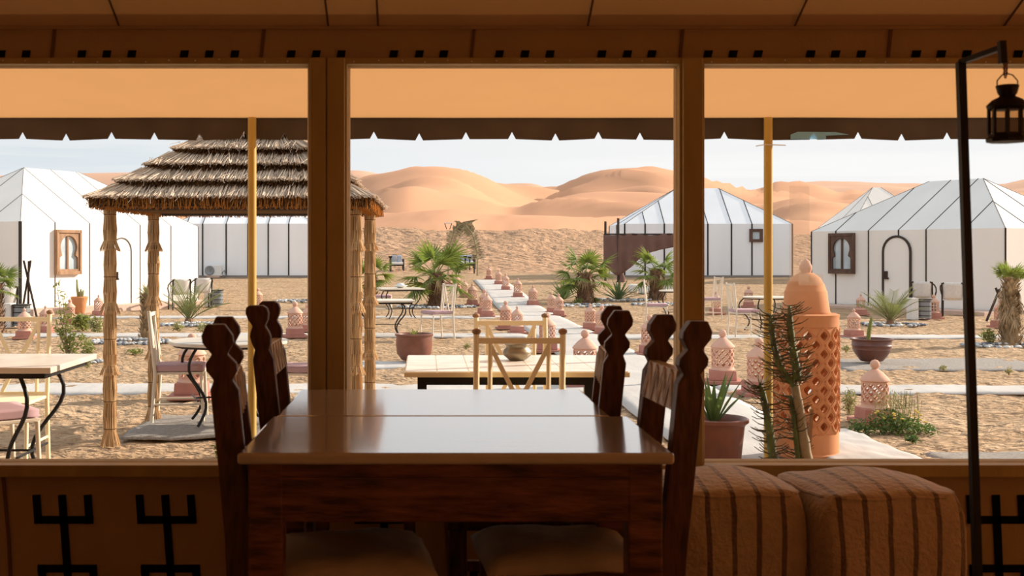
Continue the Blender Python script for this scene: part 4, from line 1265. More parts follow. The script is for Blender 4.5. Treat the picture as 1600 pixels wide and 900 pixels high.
for yv in (GY0 - org.y, GY1 - org.y): mb.tube([(rx0 + 0.2, yv, zb0 + 0.03), (rx1 - 0.2, yv, zb0 + 0.03)], 0.03, 8)
mb.build('beam', m_darkpole, t)

# ================================================================== TERRACOTTA LANTERNS
def lattice(mb, r, z0, z1, ncol, nrow, th, hole=0.62):
    # staggered pointed cells with openings, wrapped around a drum
    K = 4
    cw = 2 * PI / ncol; ch = (z1 - z0) / nrow
    def wrap(a, z, rr): return (rr * math.cos(a), rr * math.sin(a), z)
    corners = [(0, 1), (1, 0), (0, -1), (-1, 0)]
    outer = []
    for i in range(4):
        (xa, ya), (xb, yb) = corners[i], corners[(i + 1) % 4]
        for k in range(K):
            f = k / K; outer.append((xa + (xb - xa) * f, ya + (yb - ya) * f))
    inner = []
    for x, y in outer:
        n = math.hypot(x, y); e = 0.78
        inner.append((hole * (0.55 * x + 0.45 * x / n * e), hole * (0.62 * y + 0.38 * y / n * e)))
    N = len(outer)
    for j in range(nrow * 2 + 1):
        zc = z0 + ch * j / 2
        for i in range(ncol):
            ac = (i + (0.5 if j % 2 else 0.0)) * cw
            if j == 0 or j == nrow * 2:
                s = 1 if j == 0 else -1
                pts = [(-1, 0), (1, 0), (0, s)]
                for rr in (r, r - th):
                    o = len(mb.v)
                    mb.v += [wrap(ac + x * cw / 2, zc + y * ch / 2, rr) for x, y in pts]
                    mb.f.append((o, o + 1, o + 2))
                continue
            rings = [[wrap(ac + x * cw / 2, zc + y * ch / 2, rr) for x, y in ring] for ring, rr in ((outer, r), (inner, r + 0.0), (inner, r - th), (outer, r - th))]
            o = len(mb.v)
            for q in rings: mb.v += q
            for k in range(N):
                k2 = (k + 1) % N
                mb.f += [(o + k, o + k2, o + N + k2, o + N + k), (o + N + k, o + N + k2, o + 2 * N + k2, o + 2 * N + k), (o + 2 * N + k, o + 2 * N + k2, o + 3 * N + k2, o + 3 * N + k)]
def clay_lantern(label, loc, rz, finial='ball'):
    t = thing('clay_lantern', label, 'lantern', loc, rz, 'terracotta path lanterns')
    mb = MB(); mb.box((0, 0, 0.022), (0.42, 0.42, 0.045)); mb.build('slab', m_pedestal, t, bevel=0.006)
    mb = MB(); mb.box((0, 0, 0.102), (0.31, 0.31, 0.115), taper=0.96); mb.build('plinth', m_pedestal, t, bevel=0.008)
    mb = MB(); lattice(mb, 0.13, 0.195, 0.425, 10, 3, 0.016, 0.74)
    b = mb.build('lattice_drum', m_terracotta, t)
    mb = MB(); mb.lathe([(0.145, 0.158), (0.147, 0.165), (0.133, 0.180), (0.130, 0.197), (0.114, 0.197), (0.114, 0.158)], 24, caps=False); mb.build('foot_ring', m_terracotta, b, smooth=True, sharp=40)
    mb = MB()
    pr = [(0.114, 0.423), (0.132, 0.423), (0.144, 0.432), (0.142, 0.441), (0.118, 0.470), (0.085, 0.505), (0.048, 0.535), (0.030, 0.548)]
    mb.lathe(pr, 24); c = mb.build('roof', m_terracotta, t, smooth=True, sharp=40)
    mb = MB()
    if finial == 'ball':
        mb.lathe([(0.022, 0.546), (0.026, 0.553), (0.042, 0.57), (0.047, 0.592), (0.042, 0.615), (0.026, 0.633), (0.004, 0.64)], 16)
    else:
        mb.lathe([(0.032, 0.546), (0.020, 0.556), (0.020, 0.566), (0.034, 0.578), (0.030, 0.598), (0.012, 0.618), (0.003, 0.64)], 16)
    mb.build('finial', m_terracotta, c, smooth=True)
    return t
LANT = [
    (764, 417, 436, 0, 'terracotta lantern farthest along the right edge of the walkway, against the dune'),
    (779, 421, 445, 0, 'second farthest terracotta lantern on the right edge of the walkway'),
    (790, 427, 454, 0, 'third farthest terracotta lantern on the right edge of the walkway'),
    (809, 434, 465, 1, 'fourth farthest terracotta lantern on the right edge of the walkway'),
    (832.5, 445, 478, 1, 'fifth farthest terracotta lantern standing alone on the right edge of the walkway'),
    (702, 430, 447, 0, 'terracotta lantern low behind the drooping green frond of the fan palm'),
    (714, 433, 453, 0, 'terracotta lantern just right of the fan palm crown, second in the left row'),
    (726, 437, 464, 1, 'terracotta lantern third from the dune in the left walkway row'),
    (738, 442, 477, 1, 'terracotta lantern fourth from the dune in the left walkway row'),
    (757, 452, 491, 0, 'terracotta lantern half hidden behind another beside the white metal chair'),
    (761, 457, 495, 1, 'terracotta lantern on a square plinth right of the white metal chair'),
    (790, 470, 514, 0, 'terracotta ball-topped lantern seen over the far terrace chair, left of a pointed one'),
    (808, 482, 521, 1, 'terracotta pointed lantern seen through the far terrace chair back'),
    (862, 456, 489, 1, 'terracotta lantern tucked behind its twin left of the middle palm'),
    (873, 458, 494, 1, 'terracotta lantern in front of its twin left of the middle palm'),
    (855, 488, 550, 0, 'terracotta lantern behind the right posts of the terrace chairs'),
    (922, 474, 515, 1, 'terracotta lantern with pointed cap left of the carved chair finials'),
    (940, 477, 523, 0, 'terracotta lantern cut off by the carved chair finials'),
    (914, 515, 604, 0, 'terracotta lantern with a ball top rising behind the terrace table'),
    (1015, 492, 555, 0, 'terracotta lantern between the two pairs of right-hand carved chair posts'),
    (1119, 455, 491, 0, 'terracotta lantern behind the white chair beside the narrow window post'),
    (1169.5, 447, 480, 0, 'terracotta lantern in the open sand before the blue-grey tent'),
    (1129, 515, 599, 0, 'terracotta ball-topped lantern above the aloe pot'),
    (1186, 528, 618, 0, 'terracotta ball-topped lantern partly behind the yellow pole'),
    (1334, 481, 527, 1, 'terracotta lantern on a rose plinth above the wide dark bowl'),
    (1345, 460, 492, 1, 'terracotta lantern at the shaded tent wall below its dark window'),
    (1367, 562, 662, 0, 'terracotta ball-topped lantern with flowering weeds at its foot'),
    (1459, 460, 498, 0, 'terracotta lantern in front of the white wicker chairs'),
    (1563, 467, 512, 0, 'terracotta lantern beside the shaggy trunk of the right palm'),
    (461, 471, 527, 0, 'terracotta lantern beside the wide window post over the rear carved chair'),
    (480, 476, 518, 0, 'terracotta lantern directly behind another by the wide window post'),
    (403, 450, 484, 0, 'terracotta lantern peeping out from behind the left yellow pole'),
    (71, 481, 520, 1, 'terracotta pointed lantern on a rose slab near the crossed black poles'),
    (38, 480, 529, 1, 'terracotta lantern behind the cream chair at the left edge'),
    (109, 468, 506, 0, 'terracotta lantern behind the flowering shrub under the light wooden window'),
    (154, 464, 494, 1, 'terracotta lantern against the sunlit tent wall left of the front reed post'),
    (300, 521, 622, 0, 'terracotta lantern behind the round table under the shelter'),
]
proto_ball = proto_point = None
for px, top, base, pointed, lab in LANT:
    g = G(px, base)
    h = (base - top) * g.y / F
    sc = min(1.2, max(0.85, h / 0.64))
    src = proto_point if pointed else proto_ball
    rz = random.uniform(-0.25, 0.25)
    loc = (g.x, g.y, g.z + 0.0)
    if src is None:
        o = clay_lantern(lab, loc, rz, 'point' if pointed else 'ball'); o.scale = (sc,) * 3
        if pointed: proto_point = o
        else: proto_ball = o
    else:
        dup(src, lab, loc, rz, scale=sc)
# tall lantern by the window
BD = 8.62
t = thing('tall_clay_lantern', 'tall orange terracotta lantern with lattice drum and domed cap behind the cactus', 'lantern', (P(1259, 0, BD).x, BD, GROUND + 0.05))
def bz(py): return EYE - (py - CY) * BD / F - GROUND - 0.05
br = 0.236
mb = MB(); lattice(mb, br, 0.17, bz(508), 12, 6, 0.030, 0.58); drum = mb.build('lattice_drum', m_terracotta_big, t)
mb = MB()      # raised ogee ribs around every opening
cw, ch = 2 * PI / 12, (bz(508) - 0.17) / 6
for j in range(1, 12):
    for i in range(12):
        ac = (i + (0.5 if j % 2 else 0)) * cw; zc = 0.17 + ch * j / 2
        pts = []
        for k in range(13):
            a = k / 12 * 2 * PI
            x, y = math.sin(a), math.cos(a)
            n = abs(x) + abs(y)
            pts.append(((br + 0.001) * math.cos(ac + 0.82 * x / (0.5 + 0.5 * n) * cw / 2), (br + 0.001) * math.sin(ac + 0.82 * x / (0.5 + 0.5 * n) * cw / 2), zc + 0.86 * y / (0.35 + 0.65 * n) * ch / 2))
        mb.tube(pts, 0.0065, 4, False)
mb.build('ogee_rib', m_terracotta_big, drum)
mb = MB(); mb.lathe([(br + 0.012, 0), (br + 0.012, 0.02), (br + 0.002, 0.03), (br, 0.172), (br - 0.03, 0.172), (br - 0.03, 0)], 40, caps=False); mb.build('foot', m_terracotta_big, t, smooth=True, sharp=40)
mb = MB(); mb.lathe([(br - 0.03, bz(509)), (br, bz(509)), (br + 0.001, bz(496)), (br + 0.006, bz(491)), (br - 0.02, bz(489)), (br - 0.05, bz(491))], 40, caps=False); mb.build('rim', m_terracotta_big, t, smooth=True, sharp=40)
mb = MB(); k = BD / F
mb.lathe([(37 * k, bz(492)), (38 * k, bz(490)), (36 * k, bz(486)), (34 * k, bz(472)), (33.5 * k, bz(471)), (32 * k, bz(455)), (31 * k, bz(454)), (28 * k, bz(445)), (22 * k, bz(434)), (14 * k, bz(428)), (9 * k, bz(426))], 32)
dm = mb.build('dome', m_terracotta_big, t, smooth=True)
mb = MB(); mb.lathe([(8 * k, bz(430)), (7.5 * k, bz(426)), (9.5 * k, bz(420)), (9.5 * k, bz(416)), (6 * k, bz(409)), (1 * k, bz(404))], 20); mb.build('finial', m_terracotta, dm, smooth=True)
# ================================================================== PLANTS
def fan_mesh(seed, n=22, pet=0.42, L=0.46, spread=2.2):
    random.seed(seed)
    mb = MB()
    pts = [(pet * k / 4, 0, -0.05 * (k / 4) ** 2) for k in range(5)]
    mb.tube(pts, [0.014, 0.012, 0.010, 0.008, 0.006], 5)
    tip = Vector(pts[-1])
    for i in range(n):
        a = (i / (n - 1) - 0.5) * 2 * spread * 0.9
        ll = L * (0.72 + 0.28 * math.cos(a * 0.6)) * random.uniform(0.88, 1.06)
        d = Vector((math.cos(a), math.sin(a), random.uniform(-0.10, 0.06) - 0.10 * abs(a)))
        mb.leaf(tip, d, ll, 0.050, (0, 0, 1), 0.5, 0.10 + 0.12 * random.random(), 4)
    return mb.mesh('frond')
FANS = [fan_mesh(s) for s in (1, 2, 3)]
for m_ in FANS: m_.materials.append(m_palm)
def dry_mesh(seed):
    random.seed(seed); mb = MB()
    for i in range(14):
        a = random.uniform(-0.5, 0.5)
        mb.leaf((0, 0, 0), (math.cos(a), math.sin(a), random.uniform(-0.3, 0.1)), random.uniform(0.3, 0.5), 0.035, (0, 0, 1), 0.4, 0.4)
    me = mb.mesh('dry_frond'); me.materials.append(m_palm_dry); return me
DRY = [dry_mesh(11), dry_mesh(12)]
def trunk_mesh(h, r, mat, scales=True, flare=1.3, seed=0):
    random.seed(seed); mb = MB()
    mb.lathe([(r * flare, 0), (r * 1.0, h * 0.25), (r * 0.85, h * 0.7), (r * 0.95, h)], 12)
    if scales:
        n = int(h / 0.055)
        for j in range(n):
            z = h * (j + 0.5) / n
            rr = r * (flare + (0.9 - flare) * min(1, z / h * 2)) * 0.95
            for i in range(9):
                a = 2 * PI * (i + (j % 2) * 0.5) / 9 + random.uniform(-0.2, 0.2)
                d = Vector((math.cos(a) * 0.55, math.sin(a) * 0.55, 1.0 + random.uniform(-0.5, 0.1)))
                mb.leaf((math.cos(a) * rr, math.sin(a) * rr, z - 0.03), d, random.uniform(0.10, 0.17), 0.075, (math.cos(a), math.sin(a), 0), 0.2, 0.0, 2)
    return mb
def fan_palm(label, px, py_base, py_crown, crown_w, n=15, seed=0, dry=6, trunk_r=0.16, up=0.3, loc=None):
    g = G(px, py_base) if loc is None else loc
    h = (py_base - py_crown) * g.y / F
    s = crown_w * g.y / F / 2 / 0.82
    t = thing('fan_palm', label, 'palm', (g.x, g.y, g.z - 0.03), random.uniform(0, 6), 'fan palms')
    trunk_mesh(h, trunk_r, m_trunk, seed=seed).build('trunk', m_trunk, t)
    random.seed(seed + 50)
    for i in range(n):
        a = 2 * PI * i * 0.382 + random.uniform(-0.2, 0.2)
        e = up + (i / n - 0.45) * 1.9
        o = place('frond', FANS[i % 3], None, t, (0.03 * math.cos(a), 0.03 * math.sin(a), h - 0.05), None, scale=s * random.uniform(0.85, 1.08))
        o.rotation_euler = Euler((random.uniform(-0.5, 0.5), -e, a), 'XYZ')
    for i in range(dry):
        a = 2 * PI * i / dry + random.uniform(-0.3, 0.3)
        o = place('dry_frond', DRY[i % 2], None, t, (trunk_r * 0.7 * math.cos(a), trunk_r * 0.7 * math.sin(a), h - 0.12), None, scale=s * 0.8)
        o.rotation_euler = (0, random.uniform(0.6, 1.1), a)
    return t
fan_palm('bushy fan palm in a stone ring left of the walkway', 681, 478, 425, 132, 17, 3, 4, 0.20)
fan_palm('fan palm with green crown left of the brown tarp', 914, 473, 425, 108, 15, 4, 8, 0.24)
fan_palm('fan palm with shaggy trunk before the brown tarp beside the window post', 1026, 468, 420, 96, 14, 5, 8, 0.22)
fan_palm('fan palm mostly hidden behind the right reed posts of the shelter', 580, 466, 428, 90, 10, 6, 3, 0.18)
fan_palm('fan palm at the left edge by the crossed poles with only fronds showing', -8, 520, 440, 92, 12, 8, 3, 0.15)
# right palm: short green tuft above a skirt of dead leaves
g = G(1579, 538)
h = (538 - 432) * g.y / F
t = thing('shaggy_palm', 'young palm with thick shaggy dead-leaf trunk and short green tuft on the right', 'palm', (g.x, g.y, g.z - 0.02))
trunk_mesh(h, 0.105, m_trunk, flare=1.7, seed=21).build('trunk', m_palm_dry, t)
random.seed(33)
for i in range(26):
    a = random.uniform(0, 2 * PI); z = h * random.uniform(0.35, 0.98)
    o = place('dry_frond', DRY[i % 2], None, t, (0.12 * math.cos(a), 0.12 * math.sin(a), z), None, scale=0.72); o.rotation_euler = (0, random.uniform(0.7, 1.3), a)
for i in range(10):
    a = i * 2.4
    mb = None
    o = place('frond', FANS[i % 3], None, t, (0.02 * math.cos(a), 0.02 * math.sin(a), h - 0.10), None, scale=0.50); o.rotation_euler = (random.uniform(-0.4, 0.4), -random.uniform(0.8, 1.35), a)
# thin yucca-like palm beside the far left reed post
g = G(228, 530); h = (530 - 458) * g.y / F
t = thing('slim_yucca', 'slim yucca with peeling trunk beside the back left reed post', 'yucca', (g.x, g.y, g.z - 0.02))
trunk_mesh(h, 0.055, m_palm_dry, flare=1.8, seed=5).build('trunk', m_palm_dry, t)
random.seed(8); mb = MB()
for i in range(70):
    a = random.uniform(0, 2 * PI); e = random.uniform(-0.5, 1.35)
    mb.leaf((0, 0, h), (math.cos(a) * math.cos(e), math.sin(a) * math.cos(e), math.sin(e)), random.uniform(0.22, 0.36), 0.022, (0, 0, 1), 0.3, 0.2)
mb.build('foliage', m_sage, t)

def feather_mesh(seed, L=0.8, n=15, mat=m_feather, ll=0.24, curve=0.28):
    random.seed(seed); mb = MB(); pts = []
    for k in range(9):
        s = k / 8; pts.append(Vector((L * s * (1 - 0.12 * s), 0, -curve * L * s * s)))
    mb.tube(pts, [0.010 - 0.0008 * k for k in range(9)], 5)
    for i in range(n):
        s = 0.18 + 0.82 * i / n
        k = s * 8; k0 = min(7, int(k)); p = pts[k0].lerp(pts[k0 + 1], k - k0); d = (pts[k0 + 1] - pts[k0]).normalized()
        l_ = ll * (1 - 0.55 * s) * random.uniform(0.85, 1.1) + 0.03
        for sy in (-1, 1):
            mb.leaf(p, d * 0.75 + Vector((0, sy * 0.8, 0.30)), l_, 0.014, (0, 0, 1), 0.4, 0.1, 2)
    me = mb.mesh('frond'); me.materials.append(mat); return me
FEA = [feather_mesh(1), feather_mesh(2)]
def feather_palm(label, px, py, w, hgt, n=13, seed=0):
    g = G(px, py)
    s = hgt * g.y / F / 0.72
    t = thing('feather_palm', label, 'palm', (g.x, g.y, g.z), 0, 'young feather palms')
    random.seed(seed)
    mb = MB(); mb.lathe([(0.09 * s, -0.02), (0.07 * s, 0.08), (0.03 * s, 0.14)], 8); mb.build('trunk', m_trunk, t)
    for i in range(n):
        a = i * 2.4 + random.uniform(-0.3, 0.3)
        o = place('frond', FEA[i % 2], None, t, (0, 0, 0.04), None, scale=s * random.uniform(0.85, 1.1))
        o.rotation_euler = Euler((random.uniform(-0.6, 0.6), -(0.70 + 0.80 * (i / n)), a), 'XYZ')
    return t
feather_palm('young feather palm in a stone ring between the back reed post and yellow pole', 295, 505, 70, 62, 15, 2)
feather_palm('young feather palm in front of the arched door of the shaded tent', 1391, 507, 75, 58, 16, 3)
# two dry fronds bent into an arch by the dunes
g0, g1 = G(746, 431), G(700, 433)
t = thing('frond_arch', 'arch of two dry bent palm fronds at the far end of the yard', 'arch', (g0.x, g0.y, g0.z), 0)
arch = [P(746, 431, g0.y), P(746, 405, g0.y), P(744, 385, g0.y), P(738, 365, g0.y), P(728, 352, g0.y), P(716, 350, g0.y)]
def arch_frond(pts, lw, r):
    mb = MB(); pts = [Vector(p) - Vector(t.location) for p in pts]
    mb.tube(pts, r, 6)
    for k in range(len(pts) - 1):
        if k == 0: continue
        for i in range(10):
            p = pts[k].lerp(pts[k + 1], i / 10); d = (pts[k + 1] - pts[k]).normalized()
            for sy in (-1, 1):
                sd = d.cross(Vector((0, 1, 0))) * sy
                mb.leaf(p, d * 0.6 + sd * 0.7 + Vector((0, random.uniform(-0.5, 0.5), -0.3)), lw * random.uniform(0.7, 1.2), 0.06, (0, 1, 0), 0.3, 0.3, 2)
    return mb.build('frond', m_straw_frond, t)
arch_frond(arch, 0.42, 0.04)
arch_frond([P(700, 430, g0.y), P(702, 400, g0.y), P(704, 380, g0.y), P(709, 362, g0.y), P(720, 350, g0.y), P(738, 348, g0.y)], 0.42, 0.035)

def rosette(name, label, g, n, L, w, mat, seed, cat, emin=0.3, emax=1.4, droop=0.1, z=0.0):
    t = thing(name, label, cat, (g.x, g.y, g.z + z))
    random.seed(seed)
    for i in range(n):
        a = i * 2.4; e = emin + (emax - emin) * (i / n)
        mb = MB(); mb.leaf((0.02 * math.cos(a), 0.02 * math.sin(a), 0), (math.cos(a) * math.cos(e), math.sin(a) * math.cos(e), math.sin(e)), L * random.uniform(0.8, 1.1), w, (0, 0, 1), 0.45, droop, 5)
        mb.build('leaf', mat, t)
    return t
rosette('agave', 'spiky agave left of the middle fan palm', G(881, 468), 22, 0.85, 0.10, m_agave, 1, 'agave')
rosette('agave', 'spiky agave in a stone ring between the two right-hand fan palms', G(966, 469), 24, 0.85, 0.10, m_agave, 2, 'agave')

# ---- pots
def pot(name, label, g, prof, mat, cat='pot', soil=0.9):
    t = thing(name, label, cat, (g.x, g.y, g.z))
    mb = MB(); mb.lathe(prof, 36); mb.build('vessel', mat, t, smooth=True, sharp=50)
    return t
# aloe in a clay pot under the window
g = Vector((P(1121, 0, 8.45).x, 8.45, GROUND + 0.0)); k = 8.45 / F
hp = EYE - (652 - CY) * k - GROUND
t = pot('plant_pot', 'weathered brown clay pot right outside the window beside the narrow post', g, [(0.155, 0), (0.165, 0.01), (0.195, hp - 0.06), (0.205, hp - 0.045), (0.225, hp - 0.03), (0.225, hp - 0.008), (0.21, hp), (0.19, hp - 0.01), (0.175, hp - 0.07)], m_pot)
mb = MB(); mb.lathe([(0.18, hp - 0.06), (0.1, hp - 0.045), (0.01, hp - 0.04)], 24); mb.build('soil', m_soil, t)
a_ = rosette('aloe_plant', 'green aloe growing in the clay pot beside the narrow window post', Vector((g.x - 0.03, g.y, g.z)), 15, 0.42, 0.055, m_aloe, 5, 'aloe', 0.85, 1.5, 0.05, hp - 0.05)
# round brown pot left
g = G(647, 566); k = g.y / F
R_, H_ = 29 * k, 45 * k
t = pot('round_pot', 'large round reddish-brown pot on the pale cloth strip', g, [(R_ * 0.62, 0.03), (R_ * 0.70, 0.045), (R_ * 0.92, H_ * 0.3), (R_ * 0.98, H_ * 0.6), (R_ * 0.96, H_ * 0.9), (R_ * 1.03, H_ * 0.93), (R_ * 1.04, H_ * 0.98), (R_ * 0.98, H_), (R_ * 0.9, H_ * 0.96), (R_ * 0.88, H_ * 0.86)], m_pot)
mb = MB(); mb.lathe([(R_ * 0.9, H_ * 0.88), (0.02, H_ * 0.9)], 24); mb.build('soil', m_soil, t)
rosette('pot_sprout', 'little green sprout growing in the round reddish-brown pot', g, 9, 0.14, 0.035, m_bush, 7, 'plant', 0.6, 1.4, 0.0, H_ * 0.9)
# wide dark bowl right
g = G(1362, 568); k = g.y / F
R_, H_ = 31 * k, 39 * k
t = pot('bowl_pot', 'wide dark glazed bowl pot with ridges on the grey mat', g, [(R_ * 0.45, 0.03), (R_ * 0.55, 0.04), (R_ * 0.82, H_ * 0.40), (R_ * 0.90, H_ * 0.55), (R_ * 0.93, H_ * 0.57), (R_ * 0.92, H_ * 0.60), (R_ * 0.95, H_ * 0.72), (R_ * 0.98, H_ * 0.74), (R_ * 0.95, H_ * 0.78), (R_ * 0.95, H_ * 0.92), (R_ * 1.05, H_ * 0.95), (R_ * 1.05, H_), (R_ * 0.95, H_), (R_ * 0.88, H_ * 0.86)], m_pot_dark)
mb = MB(); mb.lathe([(R_ * 0.9, H_ * 0.88), (0.02, H_ * 0.92)], 24); mb.build('soil', m_soil, t)
t = thing('potted_cactus', 'short upright cactus sprig in the wide dark bowl', 'cactus', (g.x - 0.05, g.y, g.z + H_ * 0.88))
mb = MB(); mb.tube([(0, 0, 0), (0.01, 0, 0.12), (0.03, 0, 0.24), (0.05, 0, 0.34)], [0.03, 0.028, 0.026, 0.012], 6); mb.build('stem', m_bush, t)
mb = MB()
for i in range(26):
    z = 0.05 + 0.27 * i / 26; a = i * 2.4
    mb.leaf((0.05 * z / 0.34, 0, z), (math.cos(a), math.sin(a), 0.6), 0.07, 0.02, (0, 0, 1), 0.2, 0, 2)
mb.build('foliage', m_bush, t)
# orange pot with cactus by the sunlit tent
g = G(124, 490); k = g.y / F
t = pot('clay_urn', 'orange clay urn against the sunlit tent wall below its window', g, [(0.10, 0), (0.13, 0.02), (0.19, 0.30), (0.22, 0.42), (0.20, 0.44), (0.16, 0.40)], m_terracotta_big)
t = thing('urn_cactus', 'finger cactus growing from the orange clay urn', 'cactus', (g.x, g.y, g.z + 0.38))
for i, (x, l_) in enumerate(((-0.05, 0.5), (0.03, 0.25), (0.08, 0.22), (0.0, 0.18))):
    mb = MB(); mb.tube([(x * 0.5, 0, 0), (x, 0.01 * i, l_ * 0.5), (x * 1.3, 0.01, l_)], [0.03, 0.035, 0.02], 7); mb.build('stem', m_sage, t, smooth=True)

# ---- spiny cactus outside the right window
CD = 6.85
t = thing('spiny_cactus', 'tall dark green leafy cactus in front of the tall orange lantern', 'cactus', (P(1245, 0, CD).x, CD, FLOOR))
org = Vector(t.location)
stems = [([(1262, 725), (1258, 690), (1254, 650), (1248, 610), (1246, 592)], [0.042, 0.040, 0.036, 0.033, 0.032], m_bark_pale, False),
         ([(1246, 595), (1245, 570), (1241, 540), (1239, 505), (1240, 478)], [0.034, 0.030, 0.027, 0.025, 0.010], m_cactus, True),
         ([(1242, 603), (1230, 588), (1221, 572), (1215, 545), (1211, 510), (1212, 492)], [0.026, 0.026, 0.026, 0.024, 0.022, 0.008], m_cactus, True),
         ([(1209, 725), (1206, 690), (1202, 650), (1196, 615), (1193, 602)], [0.034, 0.032, 0.028, 0.024, 0.010], m_cactus, True),
         ([(1248, 725), (1246, 690), (1243, 650), (1240, 620)], [0.022, 0.020, 0.018, 0.012], m_cactus, True)]
random.seed(77)
for pts, rs, mat, spiny in stems:
    P3 = [P(x, y_, CD) - org + Vector((0, 0.02 * i, 0)) for i, (x, y_) in enumerate(pts)]
    mb = MB()
    fine, fr_ = [], []
    for i in range(len(P3) - 1):
        for s in range(4):
            f = s / 4; fine.append(P3[i].lerp(P3[i + 1], f)); fr_.append(rs[i] + (rs[i + 1] - rs[i]) * f)
    fine.append(P3[-1]); fr_.append(rs[-1])
    mb.tube(fine, [r * 0.8 * (1 + 0.06 * math.sin(i * 2.1)) for i, r in enumerate(fr_)], 10)
    st = mb.build('stem', mat, t, smooth=True)
    if spiny:
        mb = MB()
        for i in range(len(fine) - 1):
            for q in range(6):
                p = fine[i].lerp(fine[i + 1], q / 6); a = random.uniform(0, 2 * PI)
                d = Vector((math.cos(a), math.sin(a) * 0.8, random.uniform(0.0, 0.5)))
                L_ = random.uniform(0.07, 0.115); q0 = p + d * fr_[i] * 0.7; q1 = q0 + d * L_ * 0.6 - Vector((0, 0, 0.004)); mb.strand(q0, q1, 0.0085); mb.strand(q1, q1 + d * L_ * 0.45 + Vector((0, 0, 0.012)), 0.006)
        o = mb.build('spine_leaves', m_spine, st); o['kind'] = 'stuff'
cp_ = pot('cactus_pot', 'low clay pot holding the dark green leafy cactus', Vector((P(1234, 0, CD).x, CD, FLOOR)), [(0.17, 0), (0.20, 0.10), (0.215, 0.12), (0.215, 0.145), (0.195, 0.145), (0.185, 0.12), (0.02, 0.12)], m_pot)
mb = MB(); mb.bar(P(1262, 725, CD) - org, P(1268, 640, CD + 0.05) - org, 0.02, 0.02); mb.build('support_stake', m_winwood_light, t)

# ---- bushes and weeds
def leaf_cloud(mb, c, r, n, size, flat=0.7):
    for i in range(n):
        d = Vector((random.gauss(0, 1), random.gauss(0, 1), random.gauss(0, 1))).normalized() * random.random() ** 0.4
        p = Vector(c) + Vector((d.x * r[0], d.y * r[1], d.z * r[2]))
        dd = Vector((random.gauss(0, 1), random.gauss(0, 1), random.gauss(0.3, 0.8)))
        mb.leaf(p, dd, size * random.uniform(0.7, 1.3), size * 0.42, (random.gauss(0, 1), random.gauss(0, 1), 1), 0.2, 0.0, 2)
random.seed(91)
g = G(1385, 676)
t = thing('flowering_bush', 'low green bush with yellow flowers spreading at the lantern foot', 'bush', (g.x, g.y, g.z))
mb = MB()
for cx_, rx, rz_, n in ((-0.22, 0.12, 0.07, 220), (0.0, 0.16, 0.12, 420), (0.16, 0.14, 0.09, 300), (0.33, 0.10, 0.045, 140)): leaf_cloud(mb, (cx_, 0.0, rz_ * 0.6), (rx, 0.16, rz_), n, 0.04)
mb.build('foliage', m_bush_dark, t)
mb = MB()
for i in range(50):
    x = random.uniform(-0.05, 0.30); h_ = random.uniform(0.15, 0.36)
    mb.tube([(x, 0.04, 0), (x + random.uniform(-0.06, 0.06), 0.05, h_)], 0.002, 4)
leaf_cloud(mb, (0.10, 0.05, 0.2), (0.2, 0.12, 0.16), 420, 0.028)
mb.build('tall_weed', m_sage, t)
mb = MB()
for i in range(16):
    mb.lathe([(0.004, 0), (0.016, 0.006), (0.010, 0.014)], 7, (random.uniform(-0.12, 0.28), random.uniform(-0.15, 0.0), random.uniform(0.10, 0.22)))
mb.build('flower', m_flower, t)
def small_bush(name, label, px, py, w, h, n, mat, size=0.04, cat='weed', seed=0):
    random.seed(seed + int(px)); g = G(px, py); k = g.y / F
    t = thing(name, label, cat, (g.x, g.y, g.z))
    mb = MB(); leaf_cloud(mb, (0, 0, h * k * 0.5), (w * k / 2, w * k / 2, h * k / 2), n, size); mb.build('foliage', mat, t)
    mb = MB()
    for i in range(7):
        a = i * 0.9; mb.tube([(0, 0, 0), (math.cos(a) * w * k * 0.25, math.sin(a) * w * k * 0.25, h * k * 0.6)], 0.004, 4)
    mb.build('stem', m_palm_dry, t)
    return t
small_bush('weed_clump', 'yellow-green weed left of the ball-topped lantern by the tall lantern', 1327, 648, 22, 42, 260, m_sage, 0.035)
small_bush('weed_clump', 'small weed alone in the lower right sand', 1425, 692, 18, 10, 90, m_bush_dark, 0.035)
small_bush('weed_clump', 'pale tuft in the sand before the wide dark bowl', 1474, 580, 12, 9, 70, m_sage, 0.035)
small_bush('weed_clump', 'pale tuft at the far right before the cloth path', 1576, 586, 12, 11, 70, m_sage, 0.035)
small_bush('weed_clump', 'green shrub left of the shaggy palm', 1545, 538, 22, 24, 200, m_bush, 0.07)
small_bush('weed_clump', 'dry weed between the bowl and the tall lantern', 1322, 551, 12, 10, 60, m_sage, 0.05)
small_bush('weed_clump', 'weed by the wicker chairs', 1514, 499, 14, 20, 120, m_bush, 0.09)
small_bush('weed_clump', 'yellow-green weed at the foot of the rear yucca', 211, 553, 26, 7, 120, m_bush, 0.05)
small_bush('weed_clump', 'weed below the young feather palm', 278, 518, 14, 14, 100, m_sage, 0.07)
small_bush('weed_clump', 'weed right of the young feather palm ring', 318, 520, 20, 16, 120, m_sage, 0.07)
small_bush('weed_clump', 'green tuft right of the shelter rug in the lower sand', 345, 716, 20, 30, 160, m_bush, 0.04)
small_bush('weed_clump', 'tuft of grass before the round brown pot chair', 729, 546, 10, 9, 60, m_sage, 0.05)
small_bush('weed_clump', 'yellow weed left of the middle palm foot', 903, 475, 12, 8, 80, m_bush, 0.09)
small_bush('weed_clump', 'yellow weed right of the middle palm foot', 930, 473, 10, 7, 80, m_bush, 0.09)
small_bush('weed_clump', 'sage bush behind the flowering shrub by the sunlit tent', 128, 517, 28, 26, 420, m_bush, 0.09)
small_bush('weed_clump', 'dry bush between shrub and front reed post', 150, 521, 22, 26, 260, m_sage, 0.08)
